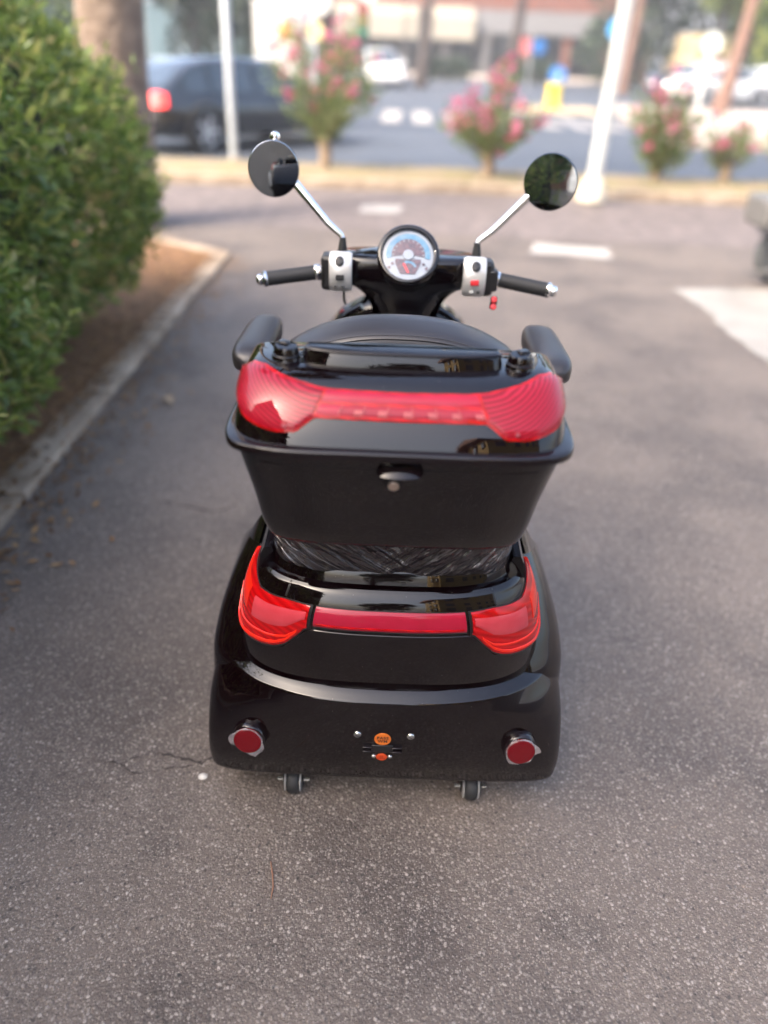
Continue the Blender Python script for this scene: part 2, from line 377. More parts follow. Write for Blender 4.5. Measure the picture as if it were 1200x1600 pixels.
def zlist(T, sub_=4):
    z = []
    for i in range(len(T) - 1):
        for j in range(sub_): z.append(T[i][0] + (T[i + 1][0] - T[i][0]) * j / sub_)
    return z + [T[-1][0]]
def nrm(T, s, z, n0):
    e = .004; z0, z1 = T[0][0], T[-1][0]
    a = spt(T, min(s + e, 1), z, n0) - spt(T, max(s - e, -1), z, n0)
    b = spt(T, s, min(z + .002, z1), n0) - spt(T, s, max(z - .002, z0), n0)
    return a.cross(b).normalized()
def patch(T, n0, ss, zl, zh, off, rows=8, inner=-.004):
    """raised panel on a shell between the curves zl(s) and zh(s)"""
    top = []; m_ = M()
    cols = []
    for s in ss:
        a, b = zl(s), zh(s); c = []
        for j in range(rows + 1):
            t = j / rows; z = a + (b - a) * t; e = min(t, 1 - t) * rows
            c.append(spt(T, s, z, n0) + nrm(T, s, z, n0) * (off * (.55 if e < .5 else 1)))
        c = [spt(T, s, a, n0) + nrm(T, s, a, n0) * inner] + c + [spt(T, s, b, n0) + nrm(T, s, b, n0) * inner]
        cols.append(c)
    def flat(c, s): return [spt(T, s, p.z, n0) + nrm(T, s, p.z, n0) * inner for p in c]
    cols = [flat(cols[0], ss[0])] + cols + [flat(cols[-1], ss[-1])]
    return m_.grid(cols)
def lin(a, b, n): return [a + (b - a) * i / n for i in range(n + 1)]
def curve(pts): 
    xs = [p[0] for p in pts]; ys = [p[1] for p in pts]; return lambda s: interp(abs(s), xs, ys)

# ------------------------------------------------------------------ setting
def sheet(name, pts, z, material, kind='structure'):
    return struct(name, M().add([(x, y, z) for x, y in pts], [tuple(range(len(pts)))]), material, kind)
g = sheet('ground', [(-390, -390), (390, -390), (390, 390), (-390, 390)], -.004, ASPH2)
sheet('driveway', [(-9, -14), (14, -14), (14, 7.35), (.5, 7.46), (-9, 7.5)], 0, ASPH)
sheet('paved_strip', [(-9, 7.5), (.5, 7.46), (14, 7.35), (14, 9.64), (1.0, 9.98), (-9, 9.7)], .001, COBBLE)
rr = random.Random(3)
def blob_strip(name, pts, z, material, jag=.02, label=None):
    out = []
    for i, p in enumerate(pts):
        q = pts[(i + 1) % len(pts)]; n = max(2, int(math.dist(p, q) / .12))
        for k in range(n):
            t = k / n; out.append((p[0] + (q[0] - p[0]) * t + rr.uniform(-jag, jag), p[1] + (q[1] - p[1]) * t + rr.uniform(-jag, jag)))
    return sheet(name, out, z, material)
blob_strip('road_marking', [(-.38, 8.42), (.05, 8.46), (.05, 8.90), (-.38, 8.82)], .006, PAINTW)
blob_strip('road_marking', [(1.16, 6.84), (1.83, 6.68), (1.90, 7.12), (1.24, 7.2)], .005, PAINTW, .03)
blob_strip('concrete_slab', [(2.05, 5.78), (2.14, 5.20), (2.11, 4.6), (2.14, 4.1), (2.4, 3.6), (3.6, 3.2), (6, 3.4), (6, 5.9), (2.8, 5.92)], .005, CONCP, .03)
# sunken crack lines in the driveway
def crack(pts):
    m_ = M(); L_ = []; R_ = []
    fine = []
    for i in range(len(pts) - 1):
        for k in range(6): 
            t = k / 6; fine.append((pts[i][0] + (pts[i + 1][0] - pts[i][0]) * t + rr.uniform(-.006, .006), pts[i][1] + (pts[i + 1][1] - pts[i][1]) * t + rr.uniform(-.006, .006)))
    for i, p in enumerate(fine):
        q = fine[min(i + 1, len(fine) - 1)]; o = fine[max(i - 1, 0)]; d = Vector((q[0] - o[0], q[1] - o[1])).normalized()
        wd = rr.choice((.0003, .0012, .002, .0035, .005)) * (1 - abs(2 * i / len(fine) - 1) ** 3)
        L_.append((p[0] - d.y * wd, p[1] + d.x * wd, .0015)); R_.append((p[0] + d.y * wd, p[1] - d.x * wd, .0015))
    m_.grid([L_, R_]); o = struct('crack', m_, CRACK); return o
CRACK = mat('dark crack fill', (.055, .045, .041), .95)
dark_sheet = asphalt_mat('dark reflection asphalt', (.040, .036, .034), (.16, .15, .14), (.03, .027, .026), 124, .4, .5)
sheet('dark_reflection_sheet', [(-1.30, -9), (9, -9), (9, .30), (2.2, .36), (.2, .27), (-1.30, .38)], .002, dark_sheet)  # unseen dark sheet, added so the black paint reflects darker ground
crack([(-.60, 1.22), (-.53, 1.26), (-.47, 1.25), (-.40, 1.23), (-.37, 1.27), (-.36, 1.36), (-.37, 1.46)])
crack([(-.66, 1.235), (-.60, 1.225), (-.55, 1.20), (-.47, 1.215), (-.42, 1.225)])
crack([(-.95, 2.35), (-.80, 2.42), (-.62, 2.36), (-.50, 2.45)])

# kerb round the hedge bed, stone by stone
def kerb_run(parent, pts, wd, h, ln, material, seed):
    """pts = outer top edge; the stones run on the left of the walking direction"""
    r_ = random.Random(seed)
    for i in range(len(pts) - 1):
        a, b = Vector((*pts[i], 0)), Vector((*pts[i + 1], 0)); d = (b - a); L_ = d.length; d.normalize(); n_ = Vector((-d.y, d.x, 0))
        k = max(1, round(L_ / ln)); st = L_ / k
        for j in range(k):
            c = a + d * (st * (j + .5)) + n_ * (wd / 2 + r_.uniform(-.004, .004))
            mm = M().box((0, 0, 0), (st - .008, wd, h + .1), 0)
            o = obj('kerb_stone', mm, material, parent, smooth=0, bevel=.012)
            o.matrix_local = Matrix.Translation((c.x, c.y, h / 2 - .05 + r_.uniform(-.004, .004))) @ Matrix.Rotation(math.atan2(d.y, d.x) + r_.uniform(-.006, .006), 4, 'Z')
kb = tag(bpy.data.objects.new('kerb', None), 'low worn concrete kerb edging the hedge bed', 'kerb'); COL.objects.link(kb)
kerb_run(kb, [(-1.305, -2.5), (-1.305, 6.30), (-2.05, 6.82), (-7.0, 7.0)], .14, .032, 1.0, CONC, 1)
kb2 = tag(bpy.data.objects.new('kerb', None), 'long kerb along the front of the sandy island with pink bushes', 'kerb'); COL.objects.link(kb2)
kerb_run(kb2, [(-9, 9.72), (1.0, 10.0), (14, 9.66)], .14, .10, 1.2, CONC, 2)
sheet('bed_soil', [(-1.43, -2.5), (-1.43, 6.24), (-2.05, 6.72), (-7, 6.9), (-7, -2.5)], .025, SOIL)
# dry leaves and soil crumbs spilling over the bed
m_ = M()
for i in range(3800):
    x = -1.36 - abs(rr.gauss(0, .28)); y = rr.uniform(.3, 6.2)
    if rr.random() < .22: x = -1.31 + abs(rr.gauss(0, .13))
    z = .034 if x < -1.42 else (.038 if x < -1.305 else .006)
    a = rr.uniform(0, 2 * pi); l_, w_ = rr.uniform(.010, .03), rr.uniform(.004, .010); d = Vector((cos(a), sin(a), rr.uniform(-.3, .3))); n_ = Vector((-sin(a), cos(a), rr.uniform(-.3, .3)))
    c = Vector((x, y, z + rr.uniform(0, .012)))
    m_.add([c - d * l_, c + n_ * w_, c + d * l_, c - n_ * w_], [(0, 1, 2, 3)])
o = obj_fast('leaf_litter', m_, LITTER); o['kind'] = 'stuff'
# island with bare soil
m_ = M(); n_ = 60
rows = []
for j in range(9):
    t = j / 8; rows.append([(-9 + 23 * i / n_, (9.86 + .28 * min(1, (i * 23 / n_) / 10) - .30 * max(0, (i * 23 / n_ - 10) / 13)) + t * 1.38, .085 + .05 * sin(pi * t) + rr.uniform(-.012, .012)) for i in range(n_ + 1)])
struct('island_soil', m_.grid(rows), SANDY, smooth=60)
m_ = M()
for i in range(4200):
    x = rr.uniform(-6, 9); y = rr.uniform(10.1, 11.35)
    if rr.random() > .25 + .75 * max(0, sin(x * 1.1 + 1.2) * .6 + .4): continue
    a = rr.uniform(0, 2 * pi); h_ = rr.uniform(.02, .09); b_ = Vector((x, y, .10)); s_ = Vector((cos(a), sin(a), 0)) * .006
    m_.add([b_ - s_, b_ + s_, b_ + Vector((rr.uniform(-.04, .04), rr.uniform(-.04, .04), h_))], [(0, 1, 2)])
o = obj_fast('grass', m_, GRASS); o['kind'] = 'stuff'
kb3 = tag(bpy.data.objects.new('kerb', None), 'kerb along the roadside back of the sandy island', 'kerb'); COL.objects.link(kb3)
kerb_run(kb3, [(14, 11.2), (1.0, 11.5), (-9, 11.25)], .14, .10, 1.2, CONC, 4)
# zebra crossing on the main road
for i in range(10):
    x = -.46 + .78 * i
    blob_strip('crossing_stripe', [(x, 20.3), (x + .46, 20.3), (x + .50, 24.4), (x + .04, 24.4)], .001, PAINTW, .02)
# pavement on the far right and the traffic island by the bollard
def slab(name, pts, h, material): return struct(name, M().prism(pts, -.05, h), material)
slab('pavement', [(5.6, 16.8), (30, 14.8), (34, 30.5), (7.2, 30.5), (5.9, 22)], .11, PAVE)
slab('traffic_island', [(3.55, 25.9), (5.9, 25.9), (6.0, 27.6), (3.5, 27.6)], .12, mat('yellowish paving', (.62, .50, .34), .8))
slab('far_pavement', [(-40, 58), (60, 58), (60, 66), (-40, 66)], .12, PAVE)

# ------------------------------------------------------------------ small things on the asphalt
m_ = M().lathe([(.004, 0), (.0085, .002), (.009, .005), (.006, .009), (.001, .0105)], (-.392, 1.193, 0), seg=9, sx=1.25)
tag(obj('pebble', m_, mat('white pebble', (.72, .68, .62), .7)), 'small white pebble beside the left rear corner of the scooter', 'pebble')
m_ = M().tube([(-.205, .985, .004), (-.197, .955, .006), (-.192, .93, .004), (-.193, .905, .003)], [.0012, .0018, .0016, .001], 6)
tag(obj('twig', m_, mat('reddish twig', (.30, .15, .09), .8)), 'thin curved reddish twig lying on the asphalt behind the scooter', 'twig')
rows = []
for i in range(7):
    t = i / 6; wd = .018 * sin(pi * min(.97, max(.03, t))) ; c = Vector((-1.0 - .05 * t, 3.28 + .11 * t, .006 + .012 * sin(pi * t)))
    rows.append([c + Vector((wd, wd * .4, .006)), c, c + Vector((-wd, -wd * .4, .006))])
tag(obj('fallen_leaf', M().grid(rows), mat('dry tan leaf', (.42, .31, .20), .7), smooth=80), 'dry curled tan leaf on the asphalt between kerb and scooter', 'leaf')

# ------------------------------------------------------------------ foliage helpers
def leaf_pts(c, d, u, L_, W_, curl=.15):
    d = d.normalized(); s_ = d.cross(u)
    if s_.length < 1e-4: s_ = d.orthogonal()
    s_.normalize(); n_ = s_.cross(d)
    return [c, c + d * L_ * .45 + s_ * W_ * .5 + n_ * W_ * .12, c + d * L_ - n_ * L_ * curl, c + d * L_ * .45 - s_ * W_ * .5 + n_ * W_ * .12, c + d * L_ * .5 - n_ * L_ * curl * .2]
LF = [(0, 1, 4), (1, 2, 4), (2, 3, 4), (3, 0, 4)]
def rvec(r): 
    while True:
        v = Vector((r.uniform(-1, 1), r.uniform(-1, 1), r.uniform(-1, 1)))
        if .05 < v.length < 1: return v.normalized()

# ------------------------------------------------------------------ clipped hedge on the left
hg = thing('hedge', 'dense green clipped hedge with small glossy leaves beside the kerb', 'hedge', (-2.2, 2.4, 0))
hr = random.Random(21)
def hedge_surface(u, v):
    """u along the hedge, v from the foot over the top; returns point and outward normal"""
    pass
def hn(x, y, z): return .07 * sin(3.1 * y + 1.3 * z) + .06 * sin(5.3 * z + 2.2 * y + 1) + .05 * sin(9 * y + 7 * z) 
def hedge_pt(r):
    """a point near the outside of the hedge (front face, far end or top), and the outward direction"""
    k = r.random()
    if k < .62:
        y = r.uniform(-1.6, 4.75) if r.random() < .3 else r.uniform(.6, 4.75); z = .16 + 1.55 * r.random() ** .85
        bulge = .30 * (1 - abs((z - .85) / .85) ** 2.4)
        end = .57 * max(0, (y - 3.62) / 1.12) ** 2.1
        low = .16 * max(0, (.6 - z) / .5)
        x = -1.525 + bulge * 1.0 + hn(0, y, z) - end - low - .30 * max(0, z - 1.15) * (1 + .5 * max(0, y - 2.5)) ; n_ = Vector((1, .25 if y < 4 else .8, .2 + .8 * max(0, (z - 1.1))))
        p = Vector((x, y, z))
    elif k < .80:
        x = r.uniform(-3.1, -1.5); z = .16 + 1.2 * r.random(); y = 4.9 + .12 * sin(4 * x) + hn(1, x, z) - .5 * max(0, (x + 2.0) / .6) ** 2
        p = Vector((x, y, z)); n_ = Vector((.35, 1, .3))
    else:
        y = r.uniform(-1.6, 4.7); x = r.uniform(-3.1, -1.42) ; p = Vector((x, y, 1.62 + hn(2, y, x) + .12 * max(0, 2.4 - y) - .22 * max(0, y - 3.4))); n_ = Vector((.2, .1, 1))
    n_.normalize(); p -= n_ * abs(r.gauss(0, .085)); return p, n_
def hleaf(r, p, n_):
    d = (n_ * r.uniform(.1, 1.0) + rvec(r) * .9 + Vector((0, 0, r.uniform(-.1, .55)))).normalized()
    L_ = r.uniform(.036, .088); return leaf_pts(p, d, (n_ + rvec(r) * .7), L_, L_ * r.uniform(.30, .46), r.uniform(.0, .25))
m_ = M()
for i in range(13000):
    p, n_ = hedge_pt(hr)
    for q in range(2):
        pp = p + rvec(hr) * .022
        m_.add(hleaf(hr, pp, n_), LF)
o = obj_fast('foliage', m_, LEAF, hg); o['kind'] = 'stuff'
sp = M(); tw = M()
for i in range(330):          # stray young sprigs standing out of the clipped face
    p, n_ = hedge_pt(hr); d = (n_ + rvec(hr) * .5 + Vector((0, 0, .65))).normalized(); ln = hr.uniform(.05, .13); p = p + n_ * .02
    tw.tube([p - d * .08, p + d * ln * .5, p + d * ln], [.0024, .0018, .0010], 4, False)
    for q in range(9):
        k = .25 + .75 * q / 8; a = q * 2.4; u = d.orthogonal().normalized(); v = d.cross(u)
        sd_ = (u * cos(a) + v * sin(a)) * .8 + d * (.35 + .9 * k); L_ = hr.uniform(.04, .065) * (1.15 - .5 * k)
        sp.add(leaf_pts(p + d * ln * k, sd_, d, L_, L_ * .36, .1), LF)
o = obj_fast('sprigs', sp, LEAFN, hg); o['kind'] = 'stuff'
o = obj_fast('sprig_stems', tw, TWIG, hg); o['kind'] = 'stuff'
# single leaves that show on the face of the hedge
bases = []
for k in range(6):
    mm = M().add(leaf_pts(Vector((0, 0, 0)), Vector((1, 0, .15)), Vector((0, 0, 1)), .062, .022 + .002 * k, .05 + .05 * k), LF)
    me = bpy.data.meshes.new('leaf'); me.from_pydata(mm.v, [], mm.f); me.materials.append(LEAF); bases.append(me)
for i in range(240):
    while True:
        p, n_ = hedge_pt(hr)
        if n_.x > .7 and 1.4 < p.y < 4.5: break
    d = (n_ * .7 + rvec(hr) * .8 + Vector((0, 0, .3))).normalized()
    o = bpy.data.objects.new('leaf', bases[i % 6]); COL.objects.link(o); o.parent = hg
    q = d.to_track_quat('X', 'Z').to_matrix().to_4x4(); q.translation = p + n_ * .05 - Vector(hg.location)
    o.matrix_local = q @ Matrix.Diagonal((hr.uniform(.7, 1.15),) * 3).to_4x4()
for i in range(46):
    p, n_ = hedge_pt(hr); b_ = Vector((-1.95 + hr.uniform(-.2, .2), p.y + hr.uniform(-.2, .2), max(.03, p.z - hr.uniform(.3, .8))))
    obj('branch', M().tube([b_, (b_ + p) / 2 + rvec(hr) * .05, p + n_ * .03], [.008, .006, .0025], 6), TWIG, hg)
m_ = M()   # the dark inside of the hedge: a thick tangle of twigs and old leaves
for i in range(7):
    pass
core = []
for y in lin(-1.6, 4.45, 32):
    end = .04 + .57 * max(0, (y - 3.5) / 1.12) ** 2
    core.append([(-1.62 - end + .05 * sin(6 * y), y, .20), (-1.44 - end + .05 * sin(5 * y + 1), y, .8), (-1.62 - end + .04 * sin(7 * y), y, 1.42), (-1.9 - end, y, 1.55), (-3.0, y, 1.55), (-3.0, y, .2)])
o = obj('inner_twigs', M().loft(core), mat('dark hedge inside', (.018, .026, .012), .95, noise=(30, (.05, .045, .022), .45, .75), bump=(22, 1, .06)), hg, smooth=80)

# ------------------------------------------------------------------ trees and bushes
def tree(name, label, base, h, r0, lean=(0, 0), bark=BARK, crown=None, limbs=6, leaf=LEAFG, nleaf=2600, lsize=.28, group=None, seed=1, cat='tree', trunk_top=None, loft=.55):
    r = random.Random(seed); t = thing(name, label, cat, base, group)
    b = Vector(base); top = b + Vector((lean[0], lean[1], h)); pts = []; rad = []
    for i in range(9):
        k = i / 8; bow = sin(pi * k) * .06 * h * (.4 if lean[0] else .15)
        pts.append(b.lerp(top, k) + Vector((bow + r.uniform(-.02, .02), r.uniform(-.02, .02), 0))); rad.append(r0 * ((1 - .55 * k) + .45 * (1 - k) ** 9))
    mt_ = M().tube(pts, rad, 14); tr = obj('trunk', mt_, bark, t, smooth=60)
    for i in range(limbs):
        k = loft + (1 - loft) * (i + .5) / limbs; p = b.lerp(top, k); a = i * 2.4 + seed; ln = h * r.uniform(.18, .32)
        e = p + Vector((cos(a) * ln, sin(a) * ln, ln * r.uniform(.3, .8)))
        obj('limb', M().tube([p, p.lerp(e, .5) + rvec(r) * .08 * ln, e], [r0 * .38, r0 * .25, r0 * .09], 7), bark, t)
    if crown:
        m_ = M(); lumps = []
        for c, rx, ry, rz in crown:
            for q in range(9):
                d = rvec(r); lumps.append((Vector(c) + b + Vector((d.x * rx, d.y * ry, d.z * rz)) * .62, min(rx, ry, rz) * r.uniform(.38, .62)))
        for i in range(nleaf):
            c, rr_ = lumps[r.randrange(len(lumps))]; d = rvec(r); p = c + d * rr_ * (r.random() ** .35)
            s_ = lsize * r.uniform(.6, 1.3); m_.add(leaf_pts(p, (d + rvec(r)).normalized(), rvec(r), s_, s_ * .55, .1), LF)
        o = obj_fast('crown', m_, leaf, t); o['kind'] = 'stuff'
    return t

def oleander(label, base, h, wd, stem_h, seed, nb=36, nl=1400, sparse=1.0):
    r = random.Random(seed); t = thing('flowering_bush', label, 'bush', base, 'pink flowering bushes along the sandy island')
    b = Vector(base); st = []
    obj('trunk', M().tube([b - Vector((0, 0, .05)), b + Vector((.02, 0, stem_h * .5)), b + Vector((0, 0, stem_h))], [.10, .075, .085], 12), BARKL, t, smooth=60)
    m_ = M(); f = M(); tips = []
    for i in range(15):
        a = i * 2.399 + r.uniform(-.5, .5); sp = wd * .5 * sqrt((i + .5) / 15) * r.uniform(.7, 1.15); e = b + Vector((cos(a) * sp, sin(a) * sp * .9, stem_h + (h - stem_h) * r.choice((.35, .55, .7, .85, 1.0, 1.08)) * (1 - .2 * (sp / (wd * .5)) ** 2)))
        s0 = b + Vector((cos(a) * .04, sin(a) * .04, stem_h * .9)); mid = s0.lerp(e, .5) + Vector((cos(a) * .05, sin(a) * .05, 0))
        obj('stem', M().tube([s0, mid, e], [.018, .012, .005], 6), TWIG, t); tips.append((s0, mid, e))
    for i in range(int(nl * sparse)):
        s0, mid, e = tips[r.randrange(15)]; k = r.random() ** .7; p = s0.lerp(mid, k * 2) if k < .5 else mid.lerp(e, k * 2 - 1)
        p = p + rvec(r) * .13; d = Vector((p.x - b.x, p.y - b.y, .15)).normalized() + rvec(r) * .7 + Vector((0, 0, .5))
        L_ = r.uniform(.08, .15); m_.add(leaf_pts(p, d, rvec(r), L_, L_ * .24, .12), LF)
    for i in range(nb):
        s0, mid, e = tips[i % 15]; c = (e if r.random() < .62 else mid.lerp(e, r.random())) + rvec(r) * .13 + Vector((0, 0, .04))
        for q in range(11):
            p = c + rvec(r) * .055; f.add(leaf_pts(p, rvec(r), rvec(r), .06, .05, .1), LF)
    o = obj_fast('foliage', m_, LEAF2, t); o['kind'] = 'stuff'
    o = obj_fast('blossoms', f, PINK, t); o['kind'] = 'stuff'
    return t
BARKL = mat('pale brown bark', (.36, .26, .17), .9, noise=(12, (.22, .16, .11), .35, .65), bump=(20, .8, .02))
oleander('tall dense pink flowering bush on a stout trunk in front of the dark car', (-.95, 10.78, .09), 1.52, 1.35, .40, 31, 46, 1500)
oleander('round pink flowering bush behind the right scooter mirror, crowded with blossom', (1.13, 10.60, .09), 1.16, 1.10, .30, 32, 60, 1150)
oleander('bushy pink flowering shrub just right of the white lamp post', (3.33, 10.85, .09), 1.10, .95, .16, 33, 28, 1200)
oleander('small sparse flowering bush with bare stems and few pink blossoms', (4.20, 10.82, .09), .72, .65, .25, 34, 10, 420, 1)
oleander('pink flowering bush cut off by the right edge of the photo', (5.10, 10.9, .09), .95, .95, .28, 35, 16, 1200)

tree('pine_tree', 'thick grey brown pine trunk rising behind the hedge', (-2.52, 7.35, 0), 9.5, .27, (.1, .3), BARK, [((0, .5, 9.5), 3.2, 3.2, 1.6)], 6, LEAFD, 2200, .4, seed=41, loft=.75)
tree('street_tree', 'dark straight tree trunk rising behind the tall pink bush', (-1.75, 18.2, 0), 8.5, .21, (.1, .2), BARK2, [((0, 0, 8.6), 2.6, 2.6, 1.8)], 6, LEAFD, 1800, .4, seed=42, loft=.7)
tree('leaning_pine_tree', 'reddish pine trunk leaning right beside the parked white cars', (10.35, 28.2, .1), 8.5, .21, (.25, .3), BARK3, [((.4, .5, 8.9), 3.0, 3.0, 1.5)], 6, LEAFG, 1800, .45, seed=43, loft=.75)
for i, (x, y) in enumerate(((.9, 41), (5.1, 42), (10.7, 43))):
    tree('slim_tree', ['slim dark trunk in front of the pale shop awnings', 'slim dark trunk in front of the middle of the brick building', 'slim reddish trunk before the right end of the brick building'][i],
         (x, y, 0), 9, .26, (.1, 0), BARK2 if i < 2 else BARK3, [((0, 0, 9.3), 2.4, 2.4, 1.6)], 5, LEAFD, 700, .6, 'slim trees before the brick building', 50 + i, loft=.75)

def masses(x, y, wd, h, leaf, label, seed, n=1500, ls=.55, z0=.0, group='trees at the far side of the road'):
    cr = [((0, 0, z0 + h * .38), wd * .5, wd * .42, h * .36), ((wd * .12, 0, z0 + h * .72), wd * .4, wd * .36, h * .28)]
    return tree('broadleaf_tree', label, (x, y, 0), h * .7, .22, (0, 0), BARK2, cr, 4, leaf, n, ls, group, seed, loft=.4)
masses(-13.5, 33, 6.5, 6.5, LEAFG, 'mid green leafy tree left of the glass building, behind the dark car', 61, 2200, .5)
masses(-8.6, 37, 3.8, 6.0, LEAFD, 'dark green tree between the glass building and the white poster board', 62, 1700, .5)
masses(-6.2, 41, 3.6, 7.0, LEAFD, 'narrow dark tree right behind the white poster board', 63, 1400, .55)
masses(14.2, 57, 9.0, 10.5, LEAFD, 'large dark bluish tree behind the white lamp post', 64, 2600, .6)
masses(20.0, 59, 9.0, 10, LEAFD, 'dark tree standing behind the cream van', 65, 2400, .6)
masses(21.0, 50, 6.0, 8.0, LEAFG, 'green tree behind the leaning pine trunk', 66, 2600, .55)
masses(19.3, 43.5, 5.0, 8.0, LEAFY, 'bright yellow green tree at the right edge of the photo', 67, 2600, .5)
masses(17.0, 49, 2.6, 7.0, LEAFY, 'slender yellow green tree between the cream van and the pine trunk', 68, 1300, .45, 1.2)
# low hedge before the shops
for i, (x, wd) in enumerate(((-2.6, 2.4), (2.6, 3.0), (7.4, 3.2))):
    r = random.Random(80 + i); t = thing('low_hedge', ['low dark hedge below the left end of the pale awnings', 'low dark hedge between the slim trees before the shops', 'low dark hedge left of the blue round sign'][i], 'hedge', (x, 54, 0), 'low hedges before the shops')
    m_ = M()
    for k in range(900): m_.add(leaf_pts(Vector((x + r.uniform(-wd / 2, wd / 2), 54 + r.uniform(-.4, .4), .15 + r.random() * 1.0)), rvec(r), rvec(r), .3, .18), LF)
    o = obj_fast('foliage', m_, LEAFD, t); o['kind'] = 'stuff'
    obj('stem', M().tube([(x, 54, 0), (x, 54, .7)], [.08, .05], 8), TWIG, t)
# ------------------------------------------------------------------ the scooter (x is measured from its own centre line, y along the drive)
SC = thing('mobility_scooter', 'glossy black three wheeled mobility scooter with a top case and red tail lights', 'scooter', (0, 1.45, 0))
BUMP = [(.080, 1.148, .369, .044, 4.4), (.087, 1.140, .376, .047, 4.4), (.102, 1.136, .3795, .05, 4.2), (.15, 1.122, .383, .07, 3.5), (.22, 1.113, .384, .12, 2.9), (.30, 1.111, .374, .19, 2.6), (.334, 1.1112, .360, .23, 2.5), (.3375, 1.1125, .356, .23, 2.5), (.3400, 1.1155, .352, .23, 2.5), (.3555, 1.1405, .325, .215, 2.55), (.3575, 1.146, .318, .21, 2.6)]
WING = [(.16, 1.20, .378, .12, 3), (.24, 1.165, .386, .15, 3), (.32, 1.170, .384, .16, 3), (.38, 1.192, .374, .17, 2.9), (.43, 1.216, .358, .175, 2.8), (.48, 1.248, .337, .175, 2.7), (.52, 1.285, .315, .165, 2.6), (.548, 1.325, .295, .14, 2.5), (.562, 1.36, .278, .115, 2.4)]
PANEL = [(.335, 1.139, .326, .19, 2.7), (.40, 1.132, .318, .185, 2.7), (.46, 1.130, .306, .18, 2.7), (.52, 1.134, .292, .175, 2.8), (.55, 1.142, .280, .17, 2.8), (.565, 1.149, .272, .165, 2.8), (.574, 1.156, .266, .16, 2.9), (.579, 1.162, .261, .16, 2.9)]
BOX = [(.706, 1.150, .195, .10, 5), (.708, 1.125, .214, .11, 5), (.713, 1.110, .225, .12, 5), (.722, 1.102, .231, .13, 5), (.80, 1.078, .246, .15, 5), (.88, 1.054, .260, .17, 5.5), (.922, 1.042, .268, .19, 6)]
RIM = [(.9155, 1.040, .268, .19, 6), (.917, 1.032, .275, .2, 6), (.9195, 1.028, .279, .2, 6), (.927, 1.028, .279, .2, 6), (.931, 1.029, .278, .2, 6), (.933, 1.034, .273, .2, 6)]
LID = [(.930, 1.041, .268, .19, 5), (.95, 1.050, .266, .19, 5), (.975, 1.066, .262, .185, 5), (1.0, 1.088, .256, .175, 4.5), (1.012, 1.106, .248, .152, 4.4), (1.018, 1.122, .240, .130, 4.3), (1.0225, 1.142, .229, .10, 4.2), (1.024, 1.160, .212, .07, 4.2)]
NB, NP, NX, NL = 2.7, 2.75, 5.2, 4.8

bump = obj('rear_bumper', shell(BUMP, zlist(BUMP, 3), 1.55, .12, NB, 40), PAINT, SC, smooth=32)
panel = obj('body_panel', shell(PANEL, zlist(PANEL, 4), 1.60, .15, NP, 44), PAINT, SC, smooth=32)
DECK = [(.577, 1.178, .250, .15, 3), (.60, 1.186, .246, .15, 3), (.622, 1.200, .238, .15, 3)]
deck = obj('rear_deck', shell(DECK, zlist(DECK, 3), 1.6, .15, 3.0), PAINT, SC)
for s in (-1, 1):     # the two short grooves that cut the strip above the tail lights
    sub('groove', patch(PANEL, NP, lin(s * .545 - .006, s * .545 + .006, 2), lambda q: .551, lambda q: .578, .0012, 3), SATIN, panel)
for s in (-1, 1):     # side flanks running up beside the deck
    rows = []
    for i in range(13):
        t = i / 12; y = 1.235 + .36 * t
        rows.append([Vector((s * (.262 - .010 * t), y, .570)), Vector((s * (.258 - .012 * t), y + .003, .60 + .075 * t)), Vector((s * (.250 - .014 * t), y + .006, .615 + .085 * t)), Vector((s * (.236 - .014 * t), y + .01, .612 + .085 * t)), Vector((s * .226, y + .01, .57))])
    obj('side_flank', M().loft(rows), PAINT, SC, smooth=50)

# fenders over the rear wheels
for s in (-1, 1):
    rings = []
    for z in zlist(WING, 4):
        rings.append([p for p in ring(WING, z, 1.74 - .30 * max(0, (z - .30) / .262) ** 2, .12, 2.8, 40) if p.x * s > .0005])
    k_ = min(len(r_) for r_ in rings)
    fn = obj('fender', M().loft([r_[:k_] for r_ in rings]), PAINT, SC, smooth=60)
    wl = obj('rear_wheel', M().lathe([(.06, -.045), (.15, -.05), (.185, -.046), (.198, -.03), (.20, 0), (.198, .03), (.185, .046), (.15, .05), (.06, .045)], (s * .325, 1.445, .20), (1, 0, 0), 32), RUBBER, SC)
    sub('rim', M().lathe([(.02, -.052), (.11, -.053), (.125, -.045), (.125, .045), (.11, .053), (.02, .052)], (s * .325, 1.445, .20), (1, 0, 0), 24), SILVER, wl)

